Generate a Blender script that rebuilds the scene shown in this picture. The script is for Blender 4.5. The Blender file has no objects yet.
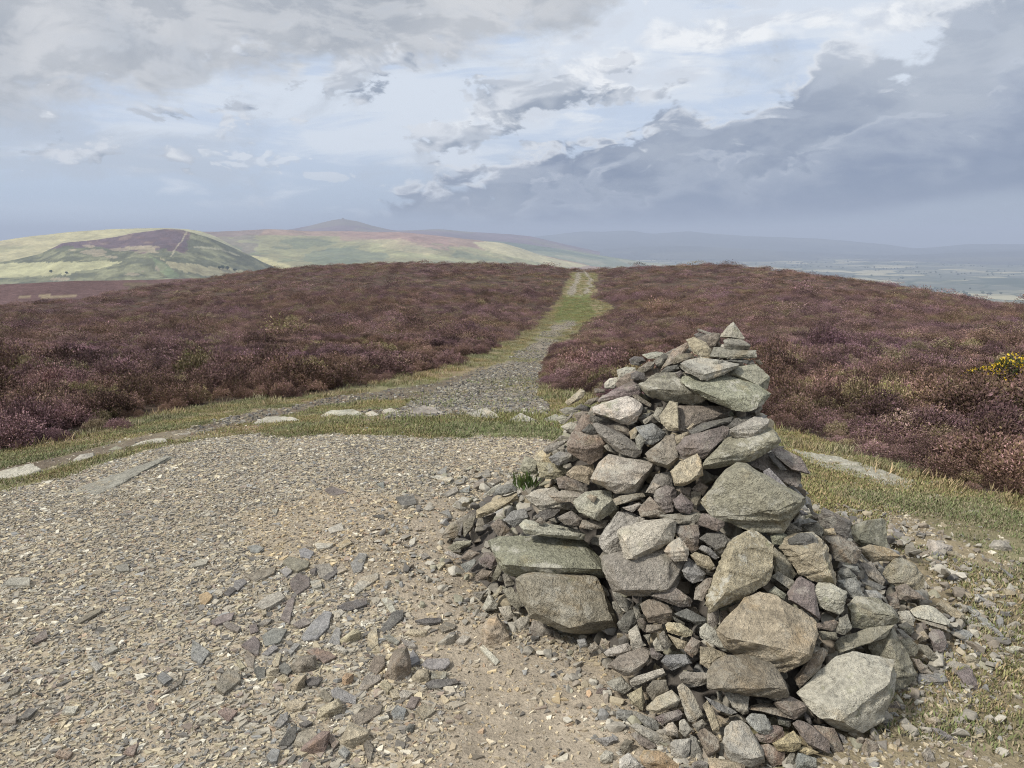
import bpy, bmesh, math, random
import numpy as np
from mathutils import Vector, noise as mnoise
from mathutils.bvhtree import BVHTree
R = math.radians
random.seed(7); rng = np.random.default_rng(7)
scene = bpy.context.scene
COL = scene.collection

# ------------------------------------------------------------------ camera
EYE = np.array([0.0, 0.0, 1.6]); PITCH = R(11.3); F = 745.0
FW = np.array([0, math.cos(PITCH), -math.sin(PITCH)])
UP = np.array([0, math.sin(PITCH), math.cos(PITCH)])
RT = np.array([1.0, 0, 0])
cam = bpy.data.cameras.new('camera'); cam.sensor_width = 36; cam.lens = 36 * F / 1024
cam.clip_start = 0.05; cam.clip_end = 60000
camo = bpy.data.objects.new('camera', cam); COL.objects.link(camo)
camo.location = EYE; camo.rotation_euler = (math.pi / 2 - PITCH, 0, 0)
scene.camera = camo

def ray(px, py):
    return FW + RT * ((px - 512) / F) + UP * ((384 - py) / F)
def rays(P):
    P = np.asarray(P, float)
    return FW[None] + RT[None] * ((P[:, :1] - 512) / F) + UP[None] * ((384 - P[:, 1:2]) / F)
def project(P):
    d = P - EYE; z = d @ FW
    zz = np.where(z > 0.05, z, 0.05)
    return 512 + F * (d @ RT) / zz, 384 - F * (d @ UP) / zz, z

# ------------------------------------------------------------------ small helpers
def vnoise(x, y, seed=0):
    x = np.asarray(x, float); y = np.asarray(y, float)
    xi = np.floor(x).astype(np.int64); yi = np.floor(y).astype(np.int64)
    fx = x - xi; fy = y - yi
    fx = fx * fx * (3 - 2 * fx); fy = fy * fy * (3 - 2 * fy)
    def h(a, b):
        n = (a * 374761393 + b * 668265263 + seed * 1274126177) & 0x7fffffff
        n = ((n ^ (n >> 13)) * 1274126177) & 0x7fffffff
        n = (n ^ (n >> 16)) & 0xffff
        return n / 65535.0
    a = h(xi, yi); b = h(xi + 1, yi); c = h(xi, yi + 1); d = h(xi + 1, yi + 1)
    return (a + (b - a) * fx) * (1 - fy) + (c + (d - c) * fx) * fy
def fbm(x, y, seed=0, o=4):
    s = 0; a = 0.5; t = 0
    for k in range(o):
        s = s + a * vnoise(x * 2 ** k, y * 2 ** k, seed + k * 17); t += a; a *= 0.5
    return s / t - 0.5
def inpoly(x, y, poly):
    x = np.asarray(x); y = np.asarray(y); c = np.zeros(x.shape, bool); n = len(poly)
    for i in range(n):
        x1, y1 = poly[i]; x2, y2 = poly[(i + 1) % n]
        if y1 == y2: continue
        k = ((y1 > y) != (y2 > y)) & (x < (x2 - x1) * (y - y1) / (y2 - y1) + x1)
        c ^= k
    return c
def smooth(a, b, x):
    t = np.clip((x - a) / (b - a), 0, 1); return t * t * (3 - 2 * t)
def mesh_from(name, V, faces=None, loops=None, starts=None, totals=None, smooth_sh=False):
    me = bpy.data.meshes.new(name)
    if faces is not None:
        faces = np.asarray(faces); n = faces.shape[1]
        loops = faces.ravel(); starts = np.arange(len(faces)) * n; totals = np.full(len(faces), n)
    me.vertices.add(len(V)); me.vertices.foreach_set('co', np.asarray(V, np.float32).ravel())
    me.loops.add(len(loops)); me.loops.foreach_set('vertex_index', np.asarray(loops, np.int32))
    me.polygons.add(len(starts)); me.polygons.foreach_set('loop_start', np.asarray(starts, np.int32))
    me.polygons.foreach_set('use_smooth', np.full(len(starts), smooth_sh, bool))
    me.update(calc_edges=True); me.validate()
    return me
def add_col(me, name, C):
    C = np.asarray(C, np.float32)
    if C.shape[1] == 3: C = np.concatenate([C, np.ones((len(C), 1), np.float32)], 1)
    a = me.attributes.new(name, 'FLOAT_COLOR', 'POINT'); a.data.foreach_set('color', C.ravel())
def link(name, me, mat=None, parent=None):
    o = bpy.data.objects.new(name, me); COL.objects.link(o)
    if mat: me.materials.append(mat)
    if parent: o.parent = parent
    return o
def tag(o, label=None, cat=None, group=None, kind=None):
    if label: o['label'] = label
    if cat: o['category'] = cat
    if group: o['group'] = group
    if kind: o['kind'] = kind
    return o
def empty(name, loc):
    o = bpy.data.objects.new(name, None); COL.objects.link(o); o.location = loc
    o.empty_display_size = 0.1
    return o

# ------------------------------------------------------------------ node helper
class NT:
    dim = '3D'
    def __init__(s, tree): s.t = tree; s.n = tree.nodes; s.l = tree.links
    def add(s, kind, **kw):
        n = s.n.new(kind)
        for k, v in kw.items(): setattr(n, k, v)
        return n
    def put(s, sock, v):
        if v is None: return
        if isinstance(v, bpy.types.NodeSocket): s.l.new(v, sock)
        else:
            if sock.type == 'RGBA' and len(v) == 3: v = (*v, 1)
            sock.default_value = v
    def math(s, op, a, b=None, c=None, clamp=False):
        n = s.add('ShaderNodeMath', operation=op, use_clamp=clamp)
        s.put(n.inputs[0], a); s.put(n.inputs[1], b); s.put(n.inputs[2], c)
        return n.outputs[0]
    def vmath(s, op, a, b=None, sc=None):
        n = s.add('ShaderNodeVectorMath', operation=op)
        s.put(n.inputs[0], a); s.put(n.inputs[1], b)
        if sc is not None: s.put(n.inputs['Scale'], sc)
        return n.outputs[1] if op in ('LENGTH', 'DOT_PRODUCT', 'DISTANCE') else n.outputs[0]
    def noise(s, vec, scale, detail=4, rough=0.5, dist=0.0, out='Fac', lac=2.0):
        n = s.add('ShaderNodeTexNoise', noise_dimensions=s.dim); s.put(n.inputs['Vector'], vec); n.inputs['Scale'].default_value = scale
        n.inputs['Detail'].default_value = detail; n.inputs['Roughness'].default_value = rough
        n.inputs['Distortion'].default_value = dist; n.inputs['Lacunarity'].default_value = lac
        return n.outputs[out]
    def voro(s, vec, scale, feature='F1', out='Distance', rnd=1.0):
        n = s.add('ShaderNodeTexVoronoi', feature=feature); s.put(n.inputs['Vector'], vec)
        n.inputs['Scale'].default_value = scale; n.inputs['Randomness'].default_value = rnd
        return n.outputs[out]
    def mix(s, f, a, b, blend='MIX'):
        n = s.add('ShaderNodeMix', data_type='RGBA', blend_type=blend); n.clamp_factor = True
        s.put(n.inputs[0], f); s.put(n.inputs[6], a); s.put(n.inputs[7], b); return n.outputs[2]
    def ramp(s, x, a, b, c=0.0, d=1.0, sm=True):
        n = s.add('ShaderNodeMapRange', interpolation_type='SMOOTHSTEP' if sm else 'LINEAR')
        s.put(n.inputs[0], x); s.put(n.inputs[1], a); s.put(n.inputs[2], b); s.put(n.inputs[3], c); s.put(n.inputs[4], d)
        return n.outputs[0]
    def scale(s, col, f):
        return s.vmath('SCALE', col, sc=f)
    def attr(s, name, typ='GEOMETRY', out='Color'):
        n = s.add('ShaderNodeAttribute', attribute_type=typ, attribute_name=name); return n.outputs[out]
    def bump(s, h, strength, dist):
        n = s.add('ShaderNodeBump'); n.inputs['Strength'].default_value = strength
        n.inputs['Distance'].default_value = dist; s.put(n.inputs['Height'], h); return n.outputs[0]
def material(name, rough=0.9, spec=0.2):
    m = bpy.data.materials.new(name); m.use_nodes = True; t = NT(m.node_tree)
    b = m.node_tree.nodes['Principled BSDF']; b.inputs['Roughness'].default_value = rough
    b.inputs['Specular IOR Level'].default_value = spec
    return m, t, b

# ------------------------------------------------------------------ materials
def mat_stone():
    m, t, b = material('stone', 0.88, 0.25)
    tc = t.add('ShaderNodeTexCoord').outputs['Object']; oi = t.add('ShaderNodeObjectInfo')
    v = t.vmath('ADD', tc, t.scale(t.add('ShaderNodeCombineXYZ').outputs[0], 1.0))
    off = t.add('ShaderNodeCombineXYZ')
    t.put(off.inputs[0], t.math('MULTIPLY', oi.outputs['Random'], 37.0)); t.put(off.inputs[1], t.math('MULTIPLY', oi.outputs['Random'], 91.0))
    v = t.vmath('ADD', tc, off.outputs[0])
    col = oi.outputs['Color']; lich = oi.outputs['Alpha']
    n1 = t.noise(v, 7, 5, 0.6); n2 = t.noise(v, 55, 4, 0.65); n3 = t.noise(v, 260, 2, 0.6)
    col = t.scale(col, t.ramp(n1, 0.25, 0.75, 0.76, 1.26, False))
    col = t.scale(col, t.ramp(n2, 0.3, 0.7, 0.70, 1.32, False))
    col = t.scale(col, t.math('ADD', 1.0, t.math('MULTIPLY', t.math('SUBTRACT', n3, 0.5), t.ramp(t.math('FRACT', t.math('MULTIPLY', oi.outputs['Random'], 13.7)), 0, 1, 0.4, 2.0))))
    # bedding planes showing as bands on some stones
    rz = t.math('MULTIPLY', oi.outputs['Random'], 7.31); rz = t.math('FRACT', rz)
    bd = t.noise(t.vmath('MULTIPLY', v, (5.0, 5.0, 55.0)), 1.0, 4, 0.6, 0.3)
    col = t.scale(col, t.math('ADD', 1.0, t.math('MULTIPLY', t.math('MULTIPLY', t.math('SUBTRACT', bd, 0.5), 1.4), t.ramp(rz, 0.3, 0.8))))
    # weather staining: rusty and olive tints
    st = t.ramp(t.noise(v, 5.0, 4, 0.6, 0.6), 0.52, 0.72)
    col = t.mix(t.math('MULTIPLY', st, 0.45), col, t.mix(1.0, col, (1.25, 1.0, 0.68), 'MULTIPLY'))
    # veins and hairline cracks
    ck = t.ramp(t.math('ABSOLUTE', t.math('SUBTRACT', t.noise(v, 9, 5, 0.62, 1.2), 0.5)), 0.012, 0.0)
    col = t.mix(t.math('MULTIPLY', ck, 0.55), col, (0.05, 0.046, 0.042))
    # lichen crusts
    l1 = t.ramp(t.math('ADD', t.noise(v, 16, 5, 0.7, 0.4), t.math('MULTIPLY', t.noise(v, 5, 2), 0.5)), 0.78, 0.88)
    col = t.mix(t.math('MULTIPLY', l1, t.math('MULTIPLY', lich, 0.85)), col, (0.50, 0.48, 0.405))
    sp = t.ramp(t.math('ADD', t.voro(v, 60), t.math('MULTIPLY', t.noise(v, 130, 2), 0.12)), 0.26, 0.19)
    col = t.mix(t.math('MULTIPLY', sp, t.math('MULTIPLY', lich, 0.55)), col, (0.50, 0.49, 0.42))
    l2 = t.ramp(t.noise(t.vmath('ADD', v, (9.1, 3.3, 5.2)), 11, 5, 0.65), 0.58, 0.68)
    col = t.mix(t.math('MULTIPLY', l2, t.math('MULTIPLY', lich, 0.55)), col, (0.20, 0.205, 0.11))
    pit = t.ramp(t.voro(t.vmath('ADD', v, (3.0, 8.0, 1.0)), 75), 0.14, 0.07)
    col = t.mix(t.math('MULTIPLY', pit, 0.4), col, (0.06, 0.056, 0.05))
    t.put(b.inputs['Base Color'], col)
    h = t.math('ADD', t.math('MULTIPLY', n2, 1.0), t.math('MULTIPLY', n3, 0.35))
    h = t.math('ADD', h, t.math('MULTIPLY', t.noise(v, 22, 6, 0.7, 0.8), 1.2))
    t.put(b.inputs['Normal'], t.bump(h, 1.0, 0.016))
    return m
def mat_attr_stone(name):
    m, t, b = material(name, 0.9, 0.2)
    ge = t.add('ShaderNodeNewGeometry').outputs['Position']
    col = t.attr('Col')
    n2 = t.noise(ge, 70, 4, 0.65); n3 = t.noise(ge, 300, 2, 0.6)
    col = t.scale(col, t.ramp(n2, 0.25, 0.75, 0.75, 1.25, False)); col = t.scale(col, t.ramp(n3, 0.2, 0.8, 0.8, 1.2, False))
    t.put(b.inputs['Base Color'], col)
    t.put(b.inputs['Normal'], t.bump(t.math('ADD', n2, t.math('MULTIPLY', n3, .4)), 0.6, 0.006))
    return m
def mat_ground():
    m, t, b = material('ground', 0.95, 0.1)
    ge = t.add('ShaderNodeNewGeometry').outputs['Position']; col = t.attr('Col')
    n1 = t.noise(ge, 1.3, 6, 0.65); n2 = t.noise(ge, 14, 6, 0.7); n3 = t.noise(ge, 120, 3, 0.65)
    col = t.scale(col, t.ramp(n1, 0.3, 0.7, 0.8, 1.2, False)); col = t.scale(col, t.ramp(n2, 0.25, 0.75, 0.68, 1.32, False))
    col = t.scale(col, t.ramp(n3, 0.25, 0.75, 0.72, 1.28, False))
    t.put(b.inputs['Base Color'], col)
    vor = t.voro(ge, 45)
    h = t.math('ADD', t.math('MULTIPLY', n2, 1.2), t.math('ADD', t.math('MULTIPLY', n3, 0.5), t.math('MULTIPLY', vor, 0.35)))
    t.put(b.inputs['Normal'], t.bump(h, 0.8, 0.02))
    return m
def mat_leafy(name, patch=None, rough=0.8):
    # vertex colour with variation per plant and broad patches over the moor
    m, t, b = material(name, rough, 0.12)
    ge = t.add('ShaderNodeNewGeometry').outputs['Position']; col = t.attr('Col')
    rnd = t.add('ShaderNodeObjectInfo').outputs['Random']
    if patch == 'heather':
        flat = t.vmath('MULTIPLY', ge, (1, 1, 0.0))
        p1 = t.ramp(t.noise(flat, 0.16, 4, 0.6), 0.42, 0.62); p2 = t.ramp(t.noise(t.vmath('ADD', flat, (31., 7., 0.)), 0.45, 4, 0.6), 0.46, 0.64)
        p3 = t.ramp(t.noise(t.vmath('ADD', flat, (-11., 57., 0.)), 0.3, 4, 0.65), 0.58, 0.70)
        fl = t.attr('Tip', out='Fac')
        warm = t.mix(1.0, col, (1.12, 1.02, 0.86), 'MULTIPLY'); purp = t.mix(1.0, col, (1.03, 0.93, 1.04), 'MULTIPLY')
        c = t.mix(p1, warm, purp)
        c = t.mix(t.math('MULTIPLY', p2, t.math('MULTIPLY', fl, 0.38)), c, (0.34, 0.19, 0.285))
        c = t.mix(t.math('MULTIPLY', p3, 0.38), c, t.mix(1.0, col, (0.95, 1.25, 0.62), 'MULTIPLY'))
        g = t.ramp(rnd, 0.86, 0.93); c = t.mix(t.math('MULTIPLY', g, 0.6), c, t.mix(1.0, col, (0.75, 1.05, 0.5), 'MULTIPLY'))
        col = c
        gap_shade = t.noise(t.vmath('ADD', flat, (5., 77., 0.)), 0.9, 4, 0.62); col = t.scale(col, t.ramp(gap_shade, 0.34, 0.66, 0.64, 1.34, False))  # albedo mottled: shadowed gaps darkened, lit bush tops lightened
        col = t.scale(col, t.ramp(rnd, 0, 1, 0.7, 1.3, False))
    elif patch == 'grass':
        flat = t.vmath('MULTIPLY', ge, (1, 1, 0.0))
        p1 = t.ramp(t.noise(flat, 0.9, 5, 0.6), 0.40, 0.62)
        col = t.mix(p1, col, t.mix(1.0, col, (1.32, 1.12, 1.0), 'MULTIPLY'))
    col = t.scale(col, t.ramp(rnd, 0, 1, 0.72, 1.28, False))
    t.put(b.inputs['Base Color'], col)
    return m
def mat_hill(name, sc, amt=0.3, bump=True):
    m, t, b = material(name, 0.95, 0.05)
    ge = t.add('ShaderNodeNewGeometry').outputs['Position']; col = t.attr('Col')
    n1 = t.noise(ge, sc, 8, 0.72); n2 = t.noise(ge, sc * 5, 6, 0.75)
    col = t.scale(col, t.ramp(n1, 0.3, 0.7, 1 - amt, 1 + amt, False)); col = t.scale(col, t.ramp(n2, 0.3, 0.7, 1 - amt, 1 + amt, False))
    t.put(b.inputs['Base Color'], col)
    if bump: t.put(b.inputs['Normal'], t.bump(t.math('ADD', n1, t.math('MULTIPLY', n2, .3)), 0.5, 0.25 / sc))
    return m
def mat_valley():
    m, t, b = material('valley_fields', 0.95, 0.05)
    ge = t.add('ShaderNodeNewGeometry').outputs['Position']
    w = t.vmath('ADD', ge, t.scale(t.noise(ge, 0.0015, 3, 0.6, out='Color'), 260.0))
    cell = t.voro(w, 1 / 230.0, out='Color'); sep = t.add('ShaderNodeSeparateColor'); t.put(sep.inputs[0], cell)
    c = t.mix(t.ramp(sep.outputs[0], 0.3, 0.7), (0.11, 0.12, 0.09), (0.18, 0.18, 0.125))
    c = t.mix(t.ramp(sep.outputs[1], 0.68, 0.76), c, (0.36, 0.33, 0.21))
    edge = t.ramp(t.voro(w, 1 / 230.0, 'DISTANCE_TO_EDGE'), 0.07, 0.03)
    c = t.mix(t.math('MULTIPLY', edge, 0.85), c, (0.04, 0.06, 0.03))
    wood = t.ramp(t.noise(ge, 0.0011, 5, 0.65), 0.54, 0.60); c = t.mix(wood, c, (0.045, 0.065, 0.035))
    t.put(b.inputs['Base Color'], c)
    return m
M_STONE = mat_stone(); M_RUB = mat_attr_stone('rubble'); M_CHIP = mat_attr_stone('chips'); M_GROUND = mat_ground()
M_HEATHER = mat_leafy('heather', 'heather'); M_GRASS = mat_leafy('grass', 'grass'); M_LEAF = mat_leafy('leaves')
# ------------------------------------------------------------------ terrain: heights of the moor from surveyed points (px, py, z)
CP = [(0,768,0),(300,768,0),(512,768,0),(750,768,0),(1024,768,0),(0,620,0),(250,600,0),(512,600,0),(800,600,0),(1024,600,0),
 (120,520,-.02),(250,520,0),(500,500,0),(1000,535,-.02),(650,480,0),(800,520,0),(300,455,0),(560,450,0),(430,450,0),(-200,620,-.1),(1230,620,-.05),
 (0,500,-.14),(60,478,-.15),(200,446,-.06),(350,432,-.03),(480,434,-.03),(560,432,-.05),
 (0,470,-.3),(100,447,-.3),(200,428,-.3),(300,416,-.33),(400,409,-.34),(500,410,-.34),(560,412,-.32),
 (0,448,-.55),(120,421,-.6),(250,402,-.68),(380,388,-.8),(480,382,-.88),(560,388,-.75),
 (0,400,-.8),(150,380,-1.0),(0,350,-1.6),(150,340,-1.8),(300,350,-1.5),
 (520,350,-1.9),(545,335,-2.4),(575,320,-3.0),(578,300,-3.3),(583,285,-3.1),(580,271,-2.6),
 (400,340,-1.9),(400,300,-2.7),(400,264,-2.0),(480,265,-2.0),(540,267,-2.2),(330,266,-2.4),(250,345,-1.9),(250,310,-3.2),(250,273,-3.5),
 (0,330,-2.9),(120,320,-3.2),(78,301,-4.9),(0,306,-5.0),(137,289,-4.5),(200,281,-4.0),
 (620,269,-2.5),(660,268,-2.3),(700,267,-2.2),(740,268,-2.3),(800,274,-2.6),(850,281,-2.9),(900,289,-3.2),(960,299,-3.4),(1024,308,-3.6),
 (700,300,-2.7),(850,310,-2.4),(1000,330,-2.3),(700,340,-1.9),(850,350,-1.6),(1000,370,-1.3),(600,345,-2.0),
 (650,375,-1.05),(620,402,-.55),(800,400,-.7),(1000,420,-.55),(800,440,-.28),(1000,485,-.2),(900,470,-.22),(900,505,-.06),(700,420,-.4)]
def cp_xyz(px, py, z):
    w = ray(px, py); s = (z - EYE[2]) / w[2]; return EYE + w * s
CPX = np.array([cp_xyz(*c) for c in CP])
CREST = [(-200,306,-5.2),(0,306,-5.0),(78,301,-4.9),(137,289,-4.5),(200,281,-4.0),(250,273,-3.5),(330,266,-2.4),(400,264,-2.0),(480,265,-2.0),(540,267,-2.2),(580,271,-2.6),(620,269,-2.5),(700,267,-2.2),
         (740,268,-2.3),(800,274,-2.6),(850,281,-2.9),(900,289,-3.2),(960,299,-3.4),(1024,308,-3.6),(1230,335,-3.8)]
CR = np.array([cp_xyz(*c) for c in CREST]); CR_AZ = np.arctan2(CR[:, 0], CR[:, 1]); CR_R = np.hypot(CR[:, 0], CR[:, 1])
def uv(x, y):
    az = np.clip(np.arctan2(x, y), -0.82, 0.82); r = np.hypot(x, y)
    return az * 3.2, np.log(np.maximum(r, 1.6))
def tps_k(d2): return np.where(d2 > 1e-12, 0.5 * d2 * np.log(np.maximum(d2, 1e-12)), 0)
_cu, _cv = uv(CPX[:, 0], CPX[:, 1]); _n = len(_cu)
_K = tps_k((_cu[:, None] - _cu[None]) ** 2 + (_cv[:, None] - _cv[None]) ** 2) + np.eye(_n) * 0.004
_P = np.stack([np.ones(_n), _cu, _cv], 1)
_A = np.block([[_K, _P], [_P.T, np.zeros((3, 3))]])
_S = np.linalg.solve(_A, np.concatenate([CPX[:, 2], np.zeros(3)]))
def tps(x, y):
    u, v = uv(x, y); out = np.empty(len(u))
    for i in range(0, len(u), 40000):
        s = slice(i, i + 40000)
        k = tps_k((u[s, None] - _cu[None]) ** 2 + (v[s, None] - _cv[None]) ** 2)
        out[s] = k @ _S[:_n] + _S[_n] + _S[_n + 1] * u[s] + _S[_n + 2] * v[s]
    return out
def height(x, y, detail=True):
    x = np.atleast_1d(np.asarray(x, float)); y = np.atleast_1d(np.asarray(y, float))
    az = np.arctan2(x, y); r = np.hypot(x, y)
    rc = np.interp(np.clip(az, -0.8, 0.8), CR_AZ, CR_R)
    rr = np.minimum(r, rc); sc = rr / np.maximum(r, 1e-6)
    z = tps(x * sc, y * sc)
    d = np.maximum(r - rc, 0); m = (z - 1.6) / rc
    lim = 0.30 * 110.0
    fall = np.where(d < lim, -d * d / 220.0, -lim * lim / 220.0 - 0.30 * (d - lim))
    z = z + np.where(d > 0, m * d * np.exp(-d / 60) + fall, 0)
    back = smooth(0.8, 1.6, np.abs(az))                      # ground behind the camera: a flat hilltop sloping gently off
    z = z * (1 - back) + back * (-0.02 * np.maximum(r - 8, 0) - 0.0 * r)
    if detail:
        z = z + 0.05 * fbm(x * 0.9, y * 0.9, 3) * smooth(0, 3, r) + 0.02 * fbm(x * 4, y * 4, 5, 3)
        z = z + 0.5 * fbm(x * 0.08, y * 0.08, 9, 3) * smooth(14, 40, r)
    return np.maximum(z, -256.0)
def hit_ground(P, rmax=140):
    """first point where each sight ray meets the moor"""
    P = np.asarray(P, float).reshape(-1, 2); W = rays(P); n = len(W)
    ts = np.exp(np.linspace(math.log(1.4), math.log(rmax), 420)); out = np.full((n, 3), np.nan)
    X = EYE[0] + W[:, :1] * ts; Y = EYE[1] + W[:, 1:2] * ts; Z = EYE[2] + W[:, 2:3] * ts
    H = height(X.ravel(), Y.ravel()).reshape(X.shape); D = Z - H
    for i in range(n):
        k = np.argmax(D[i] < 0)
        if D[i, k] >= 0: continue
        k = max(k, 1); a = D[i, k - 1] / (D[i, k - 1] - D[i, k] + 1e-9); t = ts[k - 1] + a * (ts[k] - ts[k - 1])
        out[i] = EYE + W[i] * t
    return out

# ground cover, by outlines drawn on the ground
HEATHER_L = [(-2500,1080),(-900,640),(-400,525),(0,452),(40,444),(100,428),(160,414),(230,404),(300,394),(380,380),(440,368),(480,354),(512,340),(536,325),(550,311),(559,299),(566,285),(572,272),(574,255),(-2500,255)]
HEATHER_R = [(592,255),(592,268),(598,276),(594,286),(598,293),(590,298),(606,303),(616,311),(604,317),(586,327),(570,341),(556,347),(545,368),(541,385),(552,392),(580,390),(604,398),(640,412),(770,424),(800,434),(850,449),(900,463),(950,480),(985,494),(1024,498),(1500,620),(3000,1010),(3000,255)]
TRACK = [(385,418),(415,404),(440,388),(480,376),(520,351),(540,335),(555,322),(580,322),(572,335),(560,346),(548,361),(541,376),(536,398),(548,408),(545,417),(500,416),(450,414),(430,416)]
TRACK2 = [(565,298),(570,289),(574,281),(577,272),(582,272),(579,281),(577,290),(573,298)]
TRACK3 = [(577,297),(583,292),(588,286),(588,279),(583,272),(586,271),(592,279),(592,287),(587,293),(581,298)]
STRIP = [(549,363),(551,352),(560,338),(566,330),(570,330),(566,340),(557,353),(553,363)]
_h = lambda s: [(800 + float(a.split(',')[0]) / 4.571, 430 + float(a.split(',')[1]) / 4.571) for a in s.split()]
ROCK_OUT = [_h('-40,85 60,125 180,120 260,145 400,200 520,225 530,245 480,280 400,240 200,180 60,150'), _h('580,295 640,290 660,320 600,328'), _h('740,370 800,360 850,390 790,398'), _h('820,405 900,410 980,440 880,435')]
GREEN = [(553,320),(561,303),(566,295),(590,295),(589,304),(598,314),(590,325),(572,323),(560,325)]
PEAT = [(-300,550),(0,483),(80,458),(200,436),(320,404),(420,393),(480,374),(485,369),(420,385),(320,396),(200,427),(80,448),(0,470),(-300,530)]
GRAVEL = [(-2500,2500),(-2500,1250),(-900,690),(-300,560),(0,493),(40,481),(100,463),(150,451),(200,441),(260,436),(330,431),(400,434),(470,438),(540,441),(575,446),(600,470),(640,560),(700,640),(790,800),(790,2500)]
SOIL = [(300,540),(340,500),(400,492),(470,500),(470,570),(480,620),(520,650),(640,670),(640,800),(420,800),(470,690),(420,640),(420,600),(330,570)]
DIRT_R = [(780,800),(800,640),(880,520),(850,500),(900,505),(960,540),(1100,600),(1500,760),(1500,1000),(780,1000)]
PE2 = [(215,430),(300,408),(380,394),(440,382),(482,371),(500,372),(470,384),(430,396),(390,414),(340,410),(270,424)]
RIMG = [(300,432),(340,422),(400,418),(480,416),(565,414),(566,442),(480,438),(420,436),(340,434)]
SCAT = [(190,600),(240,555),(340,545),(420,580),(440,640),(440,700),(400,768),(240,768),(210,700)]
LEFTSAND = [(240,520),(330,480),(420,500),(420,560),(330,570),(250,560)]
def covers(x, y, z):
    """masks: heather, track, green lawn, peat, gravel, soil, dirt"""
    wob = 0.035 * np.clip(np.hypot(x, y), 1.5, 17)
    wx = x + wob * fbm(x / wob * 0.5, y / wob * 0.5, 31, 4); wy = y + (3 + 4 * smooth(10, 40, np.hypot(x, y))) * wob * fbm(x / wob * 0.4 + 50, y / wob * 0.4, 37, 4)
    px, py, dz = project(np.stack([wx, wy, z], 1))
    front = dz > 0.6
    m = {k: inpoly(px, py, p) & front for k, p in dict(hl=HEATHER_L, hr=HEATHER_R, tr=TRACK, t2=TRACK2, t3=TRACK3, rg=RIMG, p2=PE2, sc=SCAT, st=STRIP, gr=GREEN, pe=PEAT, gv=GRAVEL, so=SOIL, di=DIRT_R, ls=LEFTSAND).items()}
    m['gv'] |= ~front; m['t2'] |= m.pop('t3'); m['tr'] &= ~m['st']
    m['pe'] |= m.pop('p2') & (fbm(x * 1.3, y * .8, 57, 3) > -.10)
    m['rk'] = np.zeros(len(x), bool)
    for p in ROCK_OUT: m['rk'] |= inpoly(px, py, p) & front
    rr = np.hypot(x, y); az = np.arctan2(x, y)
    rc = np.interp(np.clip(az, -0.8, 0.8), CR_AZ, CR_R)
    far = rr > rc * 0.98
    wide = (np.abs(az) > 1.02); m['hl'] = np.where(wide, rr > 8.5 + 3 * fbm(x * .3, y * .3, 45), m['hl']); m['gv'] = np.where(wide, rr < 6.0, m['gv'])
    m['he'] = m['hl'] | m['hr'] | (far & ~(m['t2'] | m['tr']))
    return m

azs = np.concatenate([np.linspace(-math.pi, -0.86, 70)[:-1], np.linspace(-0.86, 0.86, 560), np.linspace(0.86, math.pi, 70)[1:]])
rs = np.concatenate([[0.0], np.exp(np.linspace(math.log(0.5), math.log(130), 330)), np.exp(np.linspace(math.log(135), math.log(1150), 40))])
AZ, RR = np.meshgrid(azs, rs); GX = (RR * np.sin(AZ)).ravel(); GY = (RR * np.cos(AZ)).ravel()
GZ = height(GX, GY)
mk = covers(GX, GY, GZ)
n_a = len(azs)
g1 = fbm(GX * 0.7, GY * 0.7, 41); g2 = fbm(GX * 2.1, GY * 2.1, 43)
C = np.empty((len(GX), 3)); C[:] = (0.205, 0.175, 0.105)
C += (g1 * 0.7)[:, None] * np.array([-0.14, 0.02, -0.03])
def paint(mask, col, a=1.0):
    C[mask] = C[mask] * (1 - a) + np.array(col) * a
paint(mk['di'], (0.23, 0.185, 0.125), 0.75); paint(mk['pe'], (0.125, 0.10, 0.078), 0.85); paint(mk['pe'] & (g2 > .08), (0.19, 0.165, 0.115), .6)
paint(mk['tr'], (0.205, 0.178, 0.14)); paint(mk['tr'] & (fbm(GX * .55, GY * .3, 55) > .07), (0.17, 0.15, 0.075), .7); paint(mk['t2'], (0.22, 0.195, 0.155)); paint(mk['gr'], (0.14, 0.165, 0.07)); paint(mk['gr'] & (g1 > .05), (0.20, 0.18, 0.09), .6)
paint(mk['gv'], (0.315, 0.268, 0.20)); paint(mk['so'], (0.30, 0.255, 0.195), 0.8); paint(mk['ls'] & (g2 > -.08), (0.33, 0.28, 0.205), 0.45); paint(mk['rg'] & ~mk['gv'], (0.16, 0.18, 0.08), .7)
paint(mk['he'], (0.075, 0.055, 0.042))
V = np.stack([GX, GY, GZ], 1)
ii, jj = np.meshgrid(np.arange(len(rs) - 1), np.arange(n_a - 1), indexing='ij')
a = (ii * n_a + jj).ravel(); Q = np.stack([a, a + 1, a + n_a + 1, a + n_a], 1)[:, ::-1]
# close the seam behind the camera is not needed: first and last azimuth coincide
tr = (mk['tr'] | mk['t2']); ft = tr[Q].sum(1) >= 2
def sub_sheet(name, sel):
    q = Q[sel]; used, inv = np.unique(q.ravel(), return_inverse=True)
    me = mesh_from(name, V[used], inv.reshape(-1, 4), smooth_sh=True); add_col(me, 'Col', C[used]); return me
g = link('ground', sub_sheet('ground', ~ft), M_GROUND); tag(g, 'bare hilltop ground sloping down to heather moor', kind='structure')
pth = link('path', sub_sheet('path', ft), M_GROUND); tag(pth, 'stony footpath running through the heather to the crest', kind='structure')
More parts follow.
